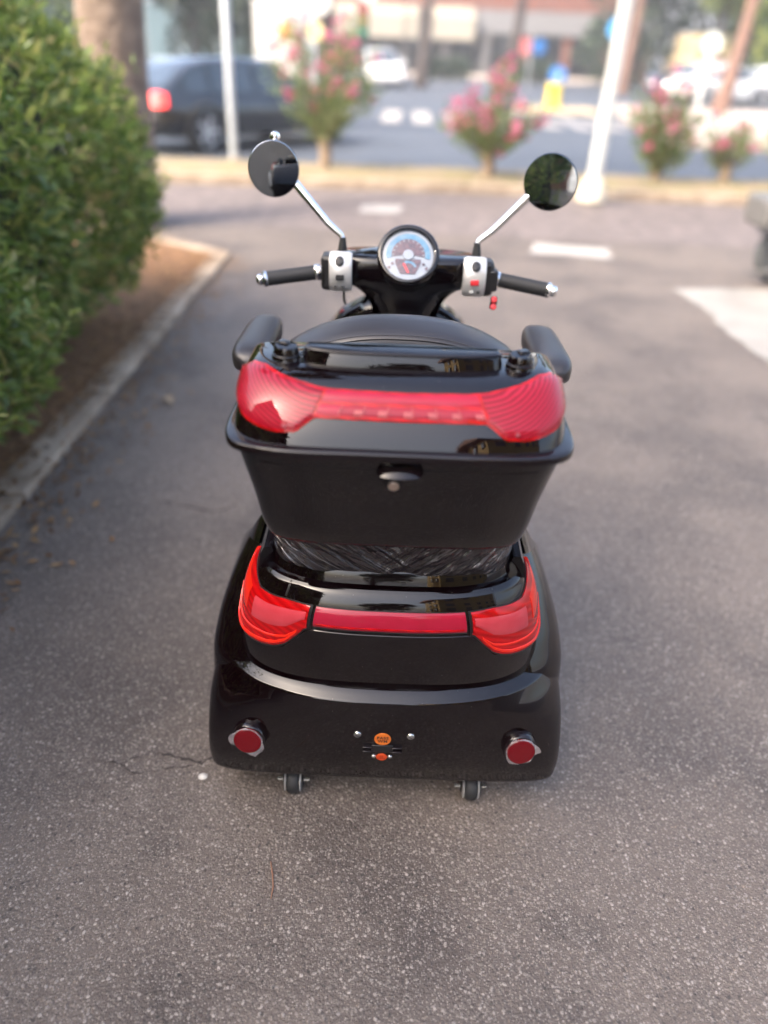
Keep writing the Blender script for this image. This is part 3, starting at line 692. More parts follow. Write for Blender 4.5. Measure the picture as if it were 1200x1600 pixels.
# tail lights, drawn on the panel as functions of the way round the corner
zl_ = curve([(.375, .500), (.40, .498), (.50, .450), (.55, .438), (.604, .431), (.70, .425), (.80, .420), (.88, .423), (.93, .434), (.965, .460), (.985, .50), (1, .545)])
zh_ = curve([(.375, .546), (.52, .548), (.64, .545), (.74, .545), (.80, .553), (.88, .563), (.96, .570), (1, .575)])
zin = curve([(.375, .500), (.41, .498), (.50, .470), (.56, .463), (.62, .459), (.72, .456), (.82, .455), (.90, .466), (.95, .487), (1, .54)])
for s in (-1, 1):
    ss = [s * q for q in lin(.378, .998, 52)]
    if s < 0: ss = ss[::-1]
    tl = obj('tail_light', patch(PANEL, NP, ss, lambda q: zl_(q) - .006, lambda q: zh_(q) + .001, .0022, 8), SATIN, SC, smooth=50)
    sub('lens', patch(PANEL, NP, ss[1:-1], zl_, lambda q: zh_(q) - .001, .0062, 10), RED4, tl, smooth=50)
    s2 = [q for q in ss if .43 < abs(q) < .97]
    sub('light_guide', patch(PANEL, NP, s2, lambda q: zl_(q) + .006, lambda q: zl_(q) + .016 - .004 * (abs(q) > .9), .0082, 4), RED5, tl, smooth=50)
    sub('light_guide', patch(PANEL, NP, s2, lambda q: zin(q) - .003, lambda q: zin(q) + .004, .0080, 4), RED5, tl, smooth=50)
    s3 = [q for q in ss if .40 < abs(q) < .74]
    sub('inner_lens', patch(PANEL, NP, s3, lambda q: zin(q) + .018, lambda q: zh_(q) - .010, .0076, 5), REDP, tl, smooth=50)
    s4 = [q for q in ss if .79 < abs(q) < .995]
    sub('side_lens', patch(PANEL, NP, s4, lambda q: zin(q) + .022 + .03 * max(0, (abs(q) - .9) / .1), lambda q: zh_(q) - .008, .0078, 5), RED5, tl, smooth=50)
lb = obj('light_bar', patch(PANEL, NP, lin(-.362, .362, 40), lambda q: .501, lambda q: .547, .0022, 6), SATIN, SC, smooth=50)
sub('lens', patch(PANEL, NP, lin(-.358, .358, 40), lambda q: .506, lambda q: .546, .006, 8), RED2, lb, smooth=50)
sub('light_guide', patch(PANEL, NP, lin(-.345, .345, 30), lambda q: .509, lambda q: .516, .0072, 3), RED4, lb, smooth=50)
# raised seam under the lamps
seam = [(-.52, .437), (-.50, .441), (-.395, .490), (-.36, .4945)] + [(q, .4945) for q in lin(-.3, .3, 12)] + [(.36, .4945), (.395, .490), (.50, .441), (.52, .437)]
sub('seam', M().tube([spt(PANEL, s_, z_, NP) + nrm(PANEL, s_, z_, NP) * .0005 for s_, z_ in seam], .0016, 6), PAINT2, panel)

# reflectors
def on(T, x, z, n0):
    lo, hi = -1.0, 1.0
    for _ in range(40):
        mid = (lo + hi) / 2
        if spt(T, mid, z, n0).x < x: lo = mid
        else: hi = mid
    return spt(T, lo, z, n0), nrm(T, lo, z, n0)
for s in (-1, 1):
    p, n_ = on(BUMP, s * .281, .2145, NB); ax = Vector((n_.x * .35, -1, .16)).normalized()
    rf = obj('reflector', M().lathe([(.036, -.03), (.036, .010), (.0335, .016), (.031, .018)], p, ax, 32), PAINT2, SC, smooth=40)
    sub('reflector_lens', M().lathe([(.030, .012), (.030, .021), (.028, .0235), (.014, .0245), (.001, .025)], p, ax, 32), REDR, rf)
    q = ax.to_track_quat('Z', 'Y').to_matrix(); rng = random.Random(7 + s); pts = []
    spikes = {0: 1.38, 14: 1.18, 17: 1.12} if s > 0 else {11: 1.36, 18: 1.30, 20: 1.28}
    for k in range(22):
        a = 2 * pi * k / 22; rr0 = .0305 * (spikes.get(k, spikes.get(k - 1, spikes.get(k + 1, .86)) * .72 + .28 if (k - 1 in spikes or k + 1 in spikes) else .88) + rng.uniform(-.02, .02)); pts.append((rr0 * cos(a), rr0 * sin(a), .020 + rng.uniform(-.004, .004)))
    pts = [(x * max(1, .0314 / (x * x + y * y) ** .5), y * max(1, .0314 / (x * x + y * y) ** .5), z) for x, y, z in pts]
    inn = [(.0292 * x / (x * x + y * y) ** .5, .0292 * y / (x * x + y * y) ** .5, .0228) for x, y, z in pts]
    sub('film', M().grid([[p + q @ Vector(v) for v in inn], [p + q @ Vector(v) for v in pts]], True), CLEAR, rf, smooth=0)

# plate mounts and stickers on the bumper
def dome(x, z, r, name, material, h=.5):
    p, n_ = on(BUMP, x, z, NB)
    return obj(name, M().lathe([(r, -.004), (r, .001), (r * .86, r * h * .6), (r * .5, r * h * .95), (r * .06, r * h)], p, n_, 14), material, SC)
for x, z in ((-.056, .2485), (.053, .2485)):
    b = dome(x, z, .0085, 'bolt', STEEL)
    p, n_ = on(BUMP, x, z, NB); sub('bolt_slot', M().box(p + n_ * .0040, (.009, .0012, .0018), rot=Matrix.Rotation(.5, 3, 'Y')), SATIN, b)
for x in (-.0215, .0125): dome(x, .182, .0052, 'bolt', STEEL, .8)
def flat_sticker(x, z, r, material, lines):
    p, n_ = on(BUMP, x, z, NB); st = obj('sticker', M().lathe([(r, -.002), (r, .0012), (r * .98, .0016), (.001, .0016)], p, n_, 32), material, SC)
    for txt, dz, size, ink in lines:
        cu = bpy.data.curves.new('lettering', 'FONT'); cu.body = txt; cu.size = size; cu.align_x = 'CENTER'; cu.align_y = 'CENTER'; cu.extrude = .0002; cu.offset = size * .035
        cu.space_character = 1.15; cu.materials.append(ink)
        tmp = bpy.data.objects.new('lettering_curve', cu); me = bpy.data.meshes.new_from_object(tmp); bpy.data.objects.remove(tmp); bpy.data.curves.remove(cu)
        o = bpy.data.objects.new('lettering', me); COL.objects.link(o); o.parent = st
        q = Matrix((Vector((1, 0, 0)), n_.cross(Vector((1, 0, 0))), n_)).transposed()
        q = q.to_4x4(); q.translation = p + n_ * .0021 + (q.to_3x3() @ Vector((0, dz, 0))); o.matrix_local = q
    return st
flat_sticker(-.004, .238, .0172, ORANGE, [('PASS', .0045, .0105, INK), ('WM', -.0052, .0105, INK)])
flat_sticker(-.0045, .180, .0112, ORANGE2, [('03', .0028, .0072, INKRED), ('PASSED', -.0030, .0046, INKRED)])
p, n_ = on(BUMP, -.004, .210, NB)
hb = obj('plate_bracket', M().box(p + n_ * .0005, (.044, .005, .019)), SATIN, SC, bevel=.001)
for s in (-1, 1):
    for dz in (-.0062, .0062): sub('bracket_bar', M().box(p + n_ * .003 + Vector((s * .0305, 0, dz - .001)), (.021, .006, .0032)), PAINT2, hb, bevel=.0008)

# anti tip castors
for s in (-1, 1):
    c = Vector((s * .2, 1.175, .031))
    cw = obj('castor_wheel', M().lathe([(.010, -.014), (.026, -.014), (.030, -.010), (.031, 0), (.030, .010), (.026, .014), (.010, .014)], c, (1, 0, 0), 28), RUBBER, SC)
    for d in (-1, 1):
        sub('wheel_disc', M().lathe([(.004, 0), (.0255, 0), (.0265, .0012), (.0255, .0024), (.004, .0024)], c + Vector((d * .0155, 0, 0)), (d, 0, 0), 24), SILVER, cw)
        sub('fork', M().box(c + Vector((d * .0215, .005, .035)), (.004, .026, .095)), SATIN, cw, bevel=.001)
    sub('axle', M().lathe([(.0045, -.036), (.0045, .036)], c, (1, 0, 0), 8), STEEL, cw)

# film wrapped rack under the top case
RACK = [(.590, 1.196, .222, .11, 3.6), (.602, 1.187, .232, .12, 3.8), (.65, 1.178, .234, .12, 3.8), (.70, 1.170, .236, .12, 3.8), (.716, 1.170, .236, .12, 3.8)]
rg = []
rn = random.Random(9)
for z in zlist(RACK, 5):
    rg.append([p + Vector((p.x * .012, -.006, 0)) * (sin(p.x * 95 + z * 140) * .5 + sin(p.x * 41 - abs(p.x) / (p.x + 1e-9) * z * 170)) * .3 for p in ring(RACK, z, 1.48, .1, 3.8, 60)])
obj('film_wrapped_rack', M().loft(rg), FILM, SC, smooth=70)

# top case
case = obj('top_case', shell(BOX, zlist(BOX, 3), 1.35, .10, NX, 48), PAINT, SC, smooth=34)
sub('rim', shell(RIM, zlist(RIM, 2), 1.36, .10, 5.6, 56), PAINT2, case, smooth=50)
sub('lid', M().loft([ring(LID, z, 1.350 - .095 * max(0, (z - .95) / .074) ** 1.5, .012, NL, 52) for z in zlist(LID, 4)]), PAINT, case, smooth=40)
sub('rear_panel', patch(BOX, NX, lin(-.70, .70, 40), lambda q: .752 + .035 * max(0, (abs(q) - .5) / .2) ** 2.5, lambda q: .896, .0014, 10), PAINT, case, smooth=50)
zl2 = curve([(0, .972), (.395, .973), (.42, .969), (.487, .953), (.60, .951), (.70, .955), (.80, .961), (.87, .968), (.93, .977), (.985, .985)])
zh2 = curve([(0, 1.003), (.36, 1.0045), (.45, 1.006), (.52, 1.009), (.62, 1.0125), (.72, 1.016), (.80, 1.0185), (.90, 1.0165), (.96, 1.0045), (.985, .992)])
sx = lin(-.984, .984, 120)
tl = sub('tail_lens', patch(LID, NL, sx, lambda q: zl2(q) - .002, lambda q: zh2(q) + .001, .004, 10), RED4, case, smooth=50)
sub('lens_wing', patch(LID, NL, [q for q in sx if q < -.40], lambda q: zl2(q) + .001, lambda q: zh2(q) - .001, .0062, 10), RED1L, case, smooth=50)
sub('lens_wing', patch(LID, NL, [q for q in sx if q > .40], lambda q: zl2(q) + .001, lambda q: zh2(q) - .001, .0062, 10), RED1R, case, smooth=50)
sub('lens_bar', patch(LID, NL, [q for q in sx if abs(q) < .394], lambda q: .990, lambda q: zh2(q) - .001, .0058, 4), RED2, case, smooth=50)
for k in range(7):
    a = -.392 + .784 * k / 7; b = -.392 + .784 * (k + 1) / 7 - .006
    if k: sub('led_reflector', patch(LID, NL, lin(a + .62 * (b - a), b - .004, 5), lambda q: zl2(q) + .002, lambda q: .9835, .0064, 5), LEDP, case, smooth=30)
    sub('led_divider', patch(LID, NL, lin(b - .001, b + .003, 2), lambda q: zl2(q) + .001, lambda q: .9885, .0064, 3), LEDP, case, smooth=30)
    sub('led_module', patch(LID, NL, lin(a, b, 6), lambda q: zl2(q) + .001, lambda q: .9885, .0056, 4), RED3 if k else RED2, case, smooth=50)
for s in (-1, 1):
    z_ = .958; p = spt(LID, s * .545, z_, NL); n_ = nrm(LID, s * .545, z_, NL)
    sub('screw', M().lathe([(.0034, .005), (.0034, .0078), (.002, .008), (.0005, .0068)], p, n_, 12), mat('dull screw', (.25, .05, .06), .4, metal=.5), case)
# lock, latch
p, n_ = on(BOX, -.007, .866, NX)
lk = sub('lock', M().lathe([(.0165, .0005), (.0165, .0022), (.0145, .0036), (.0105, .0036), (.0098, .002)], p, n_, 32), PAINT2, case)
sub('lock_barrel', M().lathe([(.0090, .002), (.0090, .0062), (.0082, .0070), (.0008, .0070)], p, n_, 28), mat('brass grey lock barrel', (.55, .45, .38), .35, metal=.9), case)
rows = []
for i in range(17):
    t = -1 + i / 8; x = .0375 * t; h_ = sqrt(max(0, 1 - t * t)); p, n_ = on(BOX, x + .002, .8915 + .0125 * h_, NX)
    rows.append([p + Vector((0, .004, .001)), p + Vector((0, -.0006 - .006 * min(1, 2 * h_), .0)), p + Vector((0, -.0006 - (.006 + .0145 * h_) * min(1, 2 * h_), -.0118 * h_ - .0004)), p + Vector((0, -.0004 - (.006 + .0140 * h_) * min(1, 2 * h_), -.0134 * h_ - .0008)), p + Vector((0, .008, -.0165 * h_ - .001))])
sub('latch', M().loft(rows), PAINT2, case, smooth=30)
# raised step for a rack, and the two rack bosses
stp = []
STEP = [(1.014, 1.142, .160, .032, 3), (1.0400, 1.150, .157, .032, 3), (1.0445, 1.153, .155, .032, 3), (1.0465, 1.158, .151, .032, 3)]
sub('lid_step', shell(STEP, zlist(STEP, 3), 1.195, .018, 3, 24), PAINT, case, smooth=50)
rows = []
sub('step_lip', M().tube([spt(STEP, s_, 1.0405, 3) + Vector((0, -.001, .004)) for s_ in lin(-.95, .95, 40)], .0022, 6), PAINT2, case)
for s in (-1, 1):
    c = Vector((s * .186 + .001, 1.176, 1.018))
    bs = sub('rack_boss', M().lathe([(.0245, -.004), (.0235, .004), (.0205, .0065), (.0192, .012), (.0200, .0128), (.0200, .0145), (.0186, .0155), (.0168, .0255), (.0150, .0280), (.001, .0287)], c, (0, -.12, 1), 28, sx=1.12), PAINT, case)
    sub('boss_tab', M().box(c + Vector((s * .004, .004, .029)), (.019, .014, .007), rz=s * .5), PAINT2, case, bevel=.0025)
    sub('hinge_cover', M().lathe([(.013, 0), (.012, .012), (.008, .017), (.001, .018)], (s * .226, 1.225, 1.005), (s * .3, 0, 1), 16), PAINT2, case)

# seat
def seat_ring(x, zt, zb, y0, y1, n=3.2, k=28):
    out = []
    for i in range(k):
        a = 2 * pi * i / k; out.append(Vector((x, (y0 + y1) / 2 + (y1 - y0) / 2 * math.copysign(abs(cos(a)) ** (2 / n), cos(a)), (zt + zb) / 2 + (zt - zb) / 2 * math.copysign(abs(sin(a)) ** (2 / n), sin(a)))))
    return out
rows = []
def btop(x): return .999 - .052 * (abs(x) / .213) ** 2.5
for x in lin(-.264, .264, 40):
    e = max(0, 1 - (abs(x) / .268) ** 24) ** .5; zt = .58 + (btop(x) - .58) * (.35 + .65 * e); o_ = .05 * (1 - e)
    rows.append([Vector((x, y, z)) for y, z in ((1.440 + o_, .58), (1.432 + o_, .75), (1.430 + o_, zt - .034), (1.433 + o_, zt - .024), (1.440 + o_, zt - .0175), (1.462 + o_, zt - .0095), (1.490 + o_ * .5, zt - .0025), (1.512, zt), (1.534, zt - .004), (1.552, zt - .016), (1.560, zt - .04), (1.56, .75), (1.55, .58))])
bk = obj('seat_backrest', M().loft(rows), VINYL, SC, smooth=60)
sub('piping', M().tube([(x, 1.433, btop(x) - .0225) for x in lin(-.238, .238, 40)], .0022, 6), VINYL, bk)
for k in range(58):
    x = -.23 + .46 * k / 57
stm = M()
for k in range(80):
    x = -.232 + .464 * k / 79; stm.box((x, 1.4395, btop(x) - .0168), (.0034, .0014, .0012))
o = sub('stitching', stm, mat('grey thread', (.09, .085, .088), .7), bk, smooth=0)
rows = []
for x in lin(-.25, .25, 20):
    e = max(0, 1 - (abs(x) / .252) ** 10) ** .5; rows.append(seat_ring(x, .64 + .05 * max(.4, e), .64 - .05 * max(.4, e), 1.72 - .21 * max(.5, e), 1.72 + .21 * max(.5, e)))
obj('seat_cushion', M().loft(rows), VINYL, SC, smooth=60)
obj('seat_base', M().box((0, 1.68, .47), (.36, .40, .26)), PAINT2, SC, bevel=.03)
for s in (-1, 1):
    rows = []
    for i in range(15):
        t = i / 14; y = 1.555 + .295 * t; e = max(.35, (1 - abs(2 * t - 1) ** 6) ** .5)
        xc = .006 + s * (.328 - .004 * t); hw = (.046 - .007 * t) * e; zt = .896 + .006 * t; hh = .030 * e
        rows.append([Vector((xc + hw * math.copysign(abs(cos(a)) ** .62, cos(a)), y, zt - .030 + hh * math.copysign(abs(sin(a)) ** .62, sin(a)))) for a in [2 * pi * k / 24 for k in range(24)]])
    ar = obj('armrest', M().loft(rows), VINYL, SC, smooth=60)
    rows = []
    for i in range(8):
        t = i / 7; c = Vector((s * (.322 - .052 * t), 1.585 + .02 * t, .852 - .20 * t)); rows.append([c + Vector((.024 * (1 - .35 * t) * math.copysign(abs(cos(a)) ** .6, cos(a)), .020 * math.copysign(abs(sin(a)) ** .6, sin(a)), 0)) for a in [2 * pi * k / 16 for k in range(16)]])
    sub('armrest_bracket', M().loft(rows), SATIN, ar, smooth=60)

# front: leg shield, floor, front wheel, steering column
DX = .013
APR = [(.30, 2.02, .27, .12, 3), (.5, 2.04, .27, .12, 3), (.70, 2.05, .24, .12, 3), (.80, 2.05, .185, .10, 2.6), (.845, 2.05, .135, .09, 2.4), (.865, 2.055, .10, .08, 2.2)]
ap = obj('leg_shield', shell(APR, zlist(APR, 4), 2.16, .08, 2.6, 26), PAINT, SC, smooth=50)
for s in (-1, 1):
    sub('shield_rib', M().tube([(s * .10, 2.02, .868), (s * .135, 2.03, .845), (s * .185, 2.04, .80), (s * .24, 2.03, .70)], .009, 8), PAINT2, ap)
obj('underside_shade_panel', M().box((0, 1.66, .105), (.56, .98, .075)), SATIN, SC, bevel=.02)  # hidden panel added to deepen the shade beneath the scooter
obj('floorboard', M().box((0, 1.78, .27), (.50, .62, .10)), SATIN, SC, bevel=.03)
fw = obj('front_wheel', M().lathe([(.06, -.045), (.15, -.05), (.185, -.046), (.198, -.03), (.20, 0), (.198, .03), (.185, .046), (.15, .05), (.06, .045)], (0, 2.30, .20), (1, 0, 0), 32), RUBBER, SC)
sub('rim', M().lathe([(.02, -.052), (.11, -.053), (.125, -.045), (.125, .045), (.11, .053), (.02, .052)], (0, 2.30, .20), (1, 0, 0), 24), SILVER, fw)
obj('front_mudguard', M().loft([[Vector((x, 2.30 + (.235 + .02 * (1 - abs(x) / .075)) * cos(a), .21 + (.235 + .02 * (1 - abs(x) / .075)) * sin(a))) for x in lin(-.075, .075, 8)] for a in lin(.1, 3.0, 18)], False, False, False), PAINT, SC, smooth=60)
# handlebar cowl: wings that sweep down into the neck
COWL = [(.74, 1.93, .066, .09, 2.3), (.80, 1.922, .071, .09, 2.3), (.86, 1.912, .078, .085, 2.3), (.90, 1.902, .089, .08, 2.4), (.925, 1.895, .106, .075, 2.4), (.942, 1.888, .132, .07, 2.5), (.952, 1.884, .158, .065, 2.6), (.960, 1.881, .176, .062, 2.7), (.972, 1.877, .184, .06, 2.8), (.995, 1.873, .186, .058, 2.9), (1.012, 1.874, .184, .058, 2.8), (1.022, 1.879, .178, .05, 2.7), (1.027, 1.889, .166, .04, 2.6)]
def sh(ms): ms.v = [(x + DX, y, z) for x, y, z in ms.v]; return ms
cw = obj('handlebar_cowl', sh(shell(COWL, zlist(COWL, 4), 2.0, .07, 2.5, 34)), PAINT, SC, smooth=60)
# instrument pod
gc = Vector((DX, 1.876, 1.034)); gx = Vector((0, -.80, .60)).normalized()
pod = obj('instrument_pod', M().lathe([(.050, -.10), (.066, -.06), (.074, -.022), (.0745, .004), (.073, .010), (.069, .013), (.0635, .0125), (.0605, .005), (.0595, .001)], gc, gx, 48), PAINT, SC, smooth=50)
Q = Matrix((Vector((1, 0, 0)), gx.cross(Vector((1, 0, 0))), gx)).transposed()
def dialp(pts, h): return [gc + Q @ Vector((x, y, h)) for x, y in pts]
def plate(name, outer, h, material, t=.0012):
    a = dialp(outer, h); b = dialp(outer, h + t); return sub(name, M().loft([a, b]), material, pod, smooth=0)
def arcp(r, a0, a1, n): return [(r * cos(radians(a)), r * sin(radians(a))) for a in lin(a0, a1, n)]
plate('dial', arcp(.0595, 0, 354, 59), .001, DIALW)
plate('dial_band', arcp(.0525, 190, -10, 40) + arcp(.040, -10, 190, 36), .0026, DIALB)
plate('dial_face', arcp(.040, 186, -6, 36) + arcp(.013, 0, 180, 12), .0026, DIALD)
for k in range(11):
    a = radians(180 - 18 * k); d = Vector((cos(a), sin(a)))
    c1, c2, pn = d * .0335, d * .0385, Vector((-d.y, d.x)) * .0008
    plate('dial_tick', [tuple(c1 - pn), tuple(c2 - pn), tuple(c2 + pn), tuple(c1 + pn)], .004, DIALW, .0006)
plate('needle_hub', arcp(.0125, 0, 345, 23), .0042, DIALW, .003)
plate('battery_window', [(-.030, -.010), (.030, -.010), (.031, -.018), (.018, -.046), (-.018, -.046), (-.031, -.018)], .0028, DIALD)
plate('battery_arc', arcp(.020, 30, 110, 10) and [(x, y - .036) for x, y in arcp(.022, 20, 115, 12) + arcp(.0165, 115, 20, 12)], .0042, DIALB, .0006)
plate('battery_needle', [(-.013, -.022), (-.008, -.0195), (.004, -.043), (-.0005, -.045)], .0042, REDPL, .0008)
for s in (-1, 1):
    for q in range(2): plate('tell_tale', [(s * (.037 + .007 * q) + x, -.022 - .010 * q + y) for x, y in arcp(.0036, 0, 330, 11)], .0042, DIALD, .0006)
gl = bpy.data.materials.new('clear instrument glass'); gl.use_nodes = True
n = gl.node_tree.nodes; l = gl.node_tree.links; tb = n.new('ShaderNodeBsdfTransparent'); gb = n.new('ShaderNodeBsdfGlossy'); gb.inputs['Roughness'].default_value = .02
fr = n.new('ShaderNodeFresnel'); fr.inputs[0].default_value = 1.45; ms = n.new('ShaderNodeMixShader')
l.new(fr.outputs[0], ms.inputs[0]); l.new(tb.outputs[0], ms.inputs[1]); l.new(gb.outputs[0], ms.inputs[2]); l.new(ms.outputs[0], n['Material Output'].inputs[0])
sub('glass', M().lathe([(.0605, .0085), (.05, .0105), (.03, .012), (.001, .0125)], gc, gx, 40, False, True), gl, pod, smooth=60)

# switch boxes, grips, levers
for s in (-1, 1):
    xo = DX + s * .160
    sb = obj('switch_box', M().box((xo + s * .024, 1.892, .988), (.046, .060, .082)), SATIN, SC, bevel=.010)
    rows = []
    for i in range(15):
        a = -1.05 + 2.3 * i / 14; rows.append([Vector((xo + s * dx_, 1.886 - (.040 + e) * cos(a) * .92, .991 + (.044 + e) * sin(a))) for dx_, e in ((-.028, -.01), (-.027, .003), (-.020, .0065), (.019, .0065), (.026, .003), (.027, -.01))])
    fp = sub('switch_plate', M().loft(rows), SILVER, sb, smooth=40)
    def on_plate(dx_, a, e=.0068): return Vector((xo + s * dx_, 1.886 - (.040 + e) * cos(a) * .92, .991 + (.044 + e) * sin(a))), Vector((0, -cos(a), sin(a)))
    p, n_ = on_plate(.001, .62); q3 = n_.to_track_quat('Z', 'Y').to_matrix()
    sub('button', M().lathe([(.0125, -.002), (.0125, .002), (.0105, .0035), (.001, .0036)], p, n_, 18, sx=.85), SATIN, sb)
    p, n_ = on_plate(.0, -.12)
    sub('button', M().box(p, (.020, .007, .013), rot=Matrix.Rotation(-.12, 3, 'X')), REDPL if s > 0 else SATIN, sb, bevel=.002)
    p, n_ = on_plate(-.006, -.62)
    sub('button', M().box(p, (.010, .006, .008), rot=Matrix.Rotation(-.6, 3, 'X')), WHITEP if s > 0 else SATIN, sb, bevel=.002)
    p, n_ = on_plate(.011, -.62)
    sub('button', M().box(p, (.008, .006, .008), rot=Matrix.Rotation(-.6, 3, 'X')), SATIN, sb, bevel=.002)
    gx0, gx1 = DX + s * .222, DX + s * .338
    ga, gb_ = Vector((gx0, 1.895, .982)), Vector((gx1, 1.872, .968)); ax = (gb_ - ga).normalized()
    L_ = (gb_ - ga).length
    prof = []
    for i in range(19): 
        h_ = L_ * i / 18; prof.append((.0168 + .0007 * (i % 2), h_))
    gr = obj('grip', M().lathe(prof, ga, ax, 24), RUBBER, SC, smooth=60)
    sub('collar', M().lathe([(.0125, -.034), (.0125, -.014), (.0185, -.012), (.0192, -.006), (.0185, .001), (.0165, .003)], ga, ax, 24), CHROME, gr)
    sub('end_cap', M().lathe([(.0165, -.002), (.0185, .001), (.0188, .006), (.0165, .009), (.0125, .011), (.0135, .016), (.0125, .021), (.008, .025), (.001, .026)], gb_, ax, 24), CHROME, gr)
# brake lever stub and red safety key clip on the right, cable end on the left
lv = obj('throttle_clamp', M().box((DX + .205, 1.880, .985), (.024, .036, .050)), SATIN, SC, bevel=.005)
sub('red_clip', M().box((DX + .209, 1.842, .940), (.016, .012, .032), rot=Matrix.Rotation(.35, 3, 'X')), SATIN, lv, bevel=.003)
for dz in (-.009, .008): sub('red_button', M().lathe([(.0075, -.004), (.0075, .004), (.006, .006), (.001, .0065)], (DX + .209, 1.8365, .941 + dz), (0, -1, .35), 14), REDPL, lv)
for s in (-1, 1):
    obj('brake_lever', M().tube([(DX + s * .20, 1.925, .975), (DX + s * .235, 1.952, .968), (DX + s * .30, 1.955, .958), (DX + s * .335, 1.945, .954)], [.007, .006, .0055, .006], 8), SATIN, SC)
obj('cable_stub', M().tube([(DX - .152, 1.872, .945), (DX - .151, 1.87, .925), (DX - .147, 1.869, .915)], .0035, 6), RUBBER, SC)

# mirrors
for s, c, nn in ((-1, Vector((-.305, 1.915, 1.208)), Vector((.12, -1, -.09))), (1, Vector((.333, 1.915, 1.203)), Vector((-.36, -1, .05)))):
    nn = nn.normalized(); base = Vector((DX + s * (.158 + (.006 if s > 0 else 0)), 1.900, 1.018))
    hd = obj('mirror', M().lathe([(.001, -.036), (.022, -.034), (.043, -.025), (.056, -.010), (.0605, .0), (.0615, .003), (.0605, .006), (.0585, .007)], c, nn, 40, sx=.94 if s < 0 else 1), CHROME if s < 0 else PAINT2, SC, smooth=50)
    sub('mirror_glass', M().lathe([(.0606, .0066), (.0600, .0080), (.03, .0094), (.001, .0098)], c, nn, 40, False, True, sx=.94 if s < 0 else 1), GLASSM, hd, smooth=60)
    sub('mirror_rim', M().lathe([(.0585, .0045), (.0618, .0045), (.0624, .0015), (.0612, -.003)], c, nn, 40, False, False, sx=.94 if s < 0 else 1), SATIN, hd)
    j = c - nn * .018 + Vector((-s * .046, 0, -.030)); k_ = base + Vector((-s * .001, 0, .040))
    sub('stem', M().tube([k_, k_ + Vector((s * .004, .002, .012)), k_.lerp(j, .3), k_.lerp(j, .8), j], [.0062, .0070, .0088, .0100, .0108], 14), CHROME, hd)
    if s < 0: sub('adjuster', M().lathe([(.010, 0), (.0125, .006), (.0105, .014), (.003, .019)], c - nn * .015 + Vector((.004, .008, .056)), (0, .2, 1), 14), CHROME, hd)
    sub('boot', M().lathe([(.0125, -.012), (.013, .004), (.0115, .018), (.009, .034), (.0068, .048)], base, (-s * .02, 0, 1), 14), RUBBER, hd)
SC.location.x = .02; SC.rotation_euler.z = 0
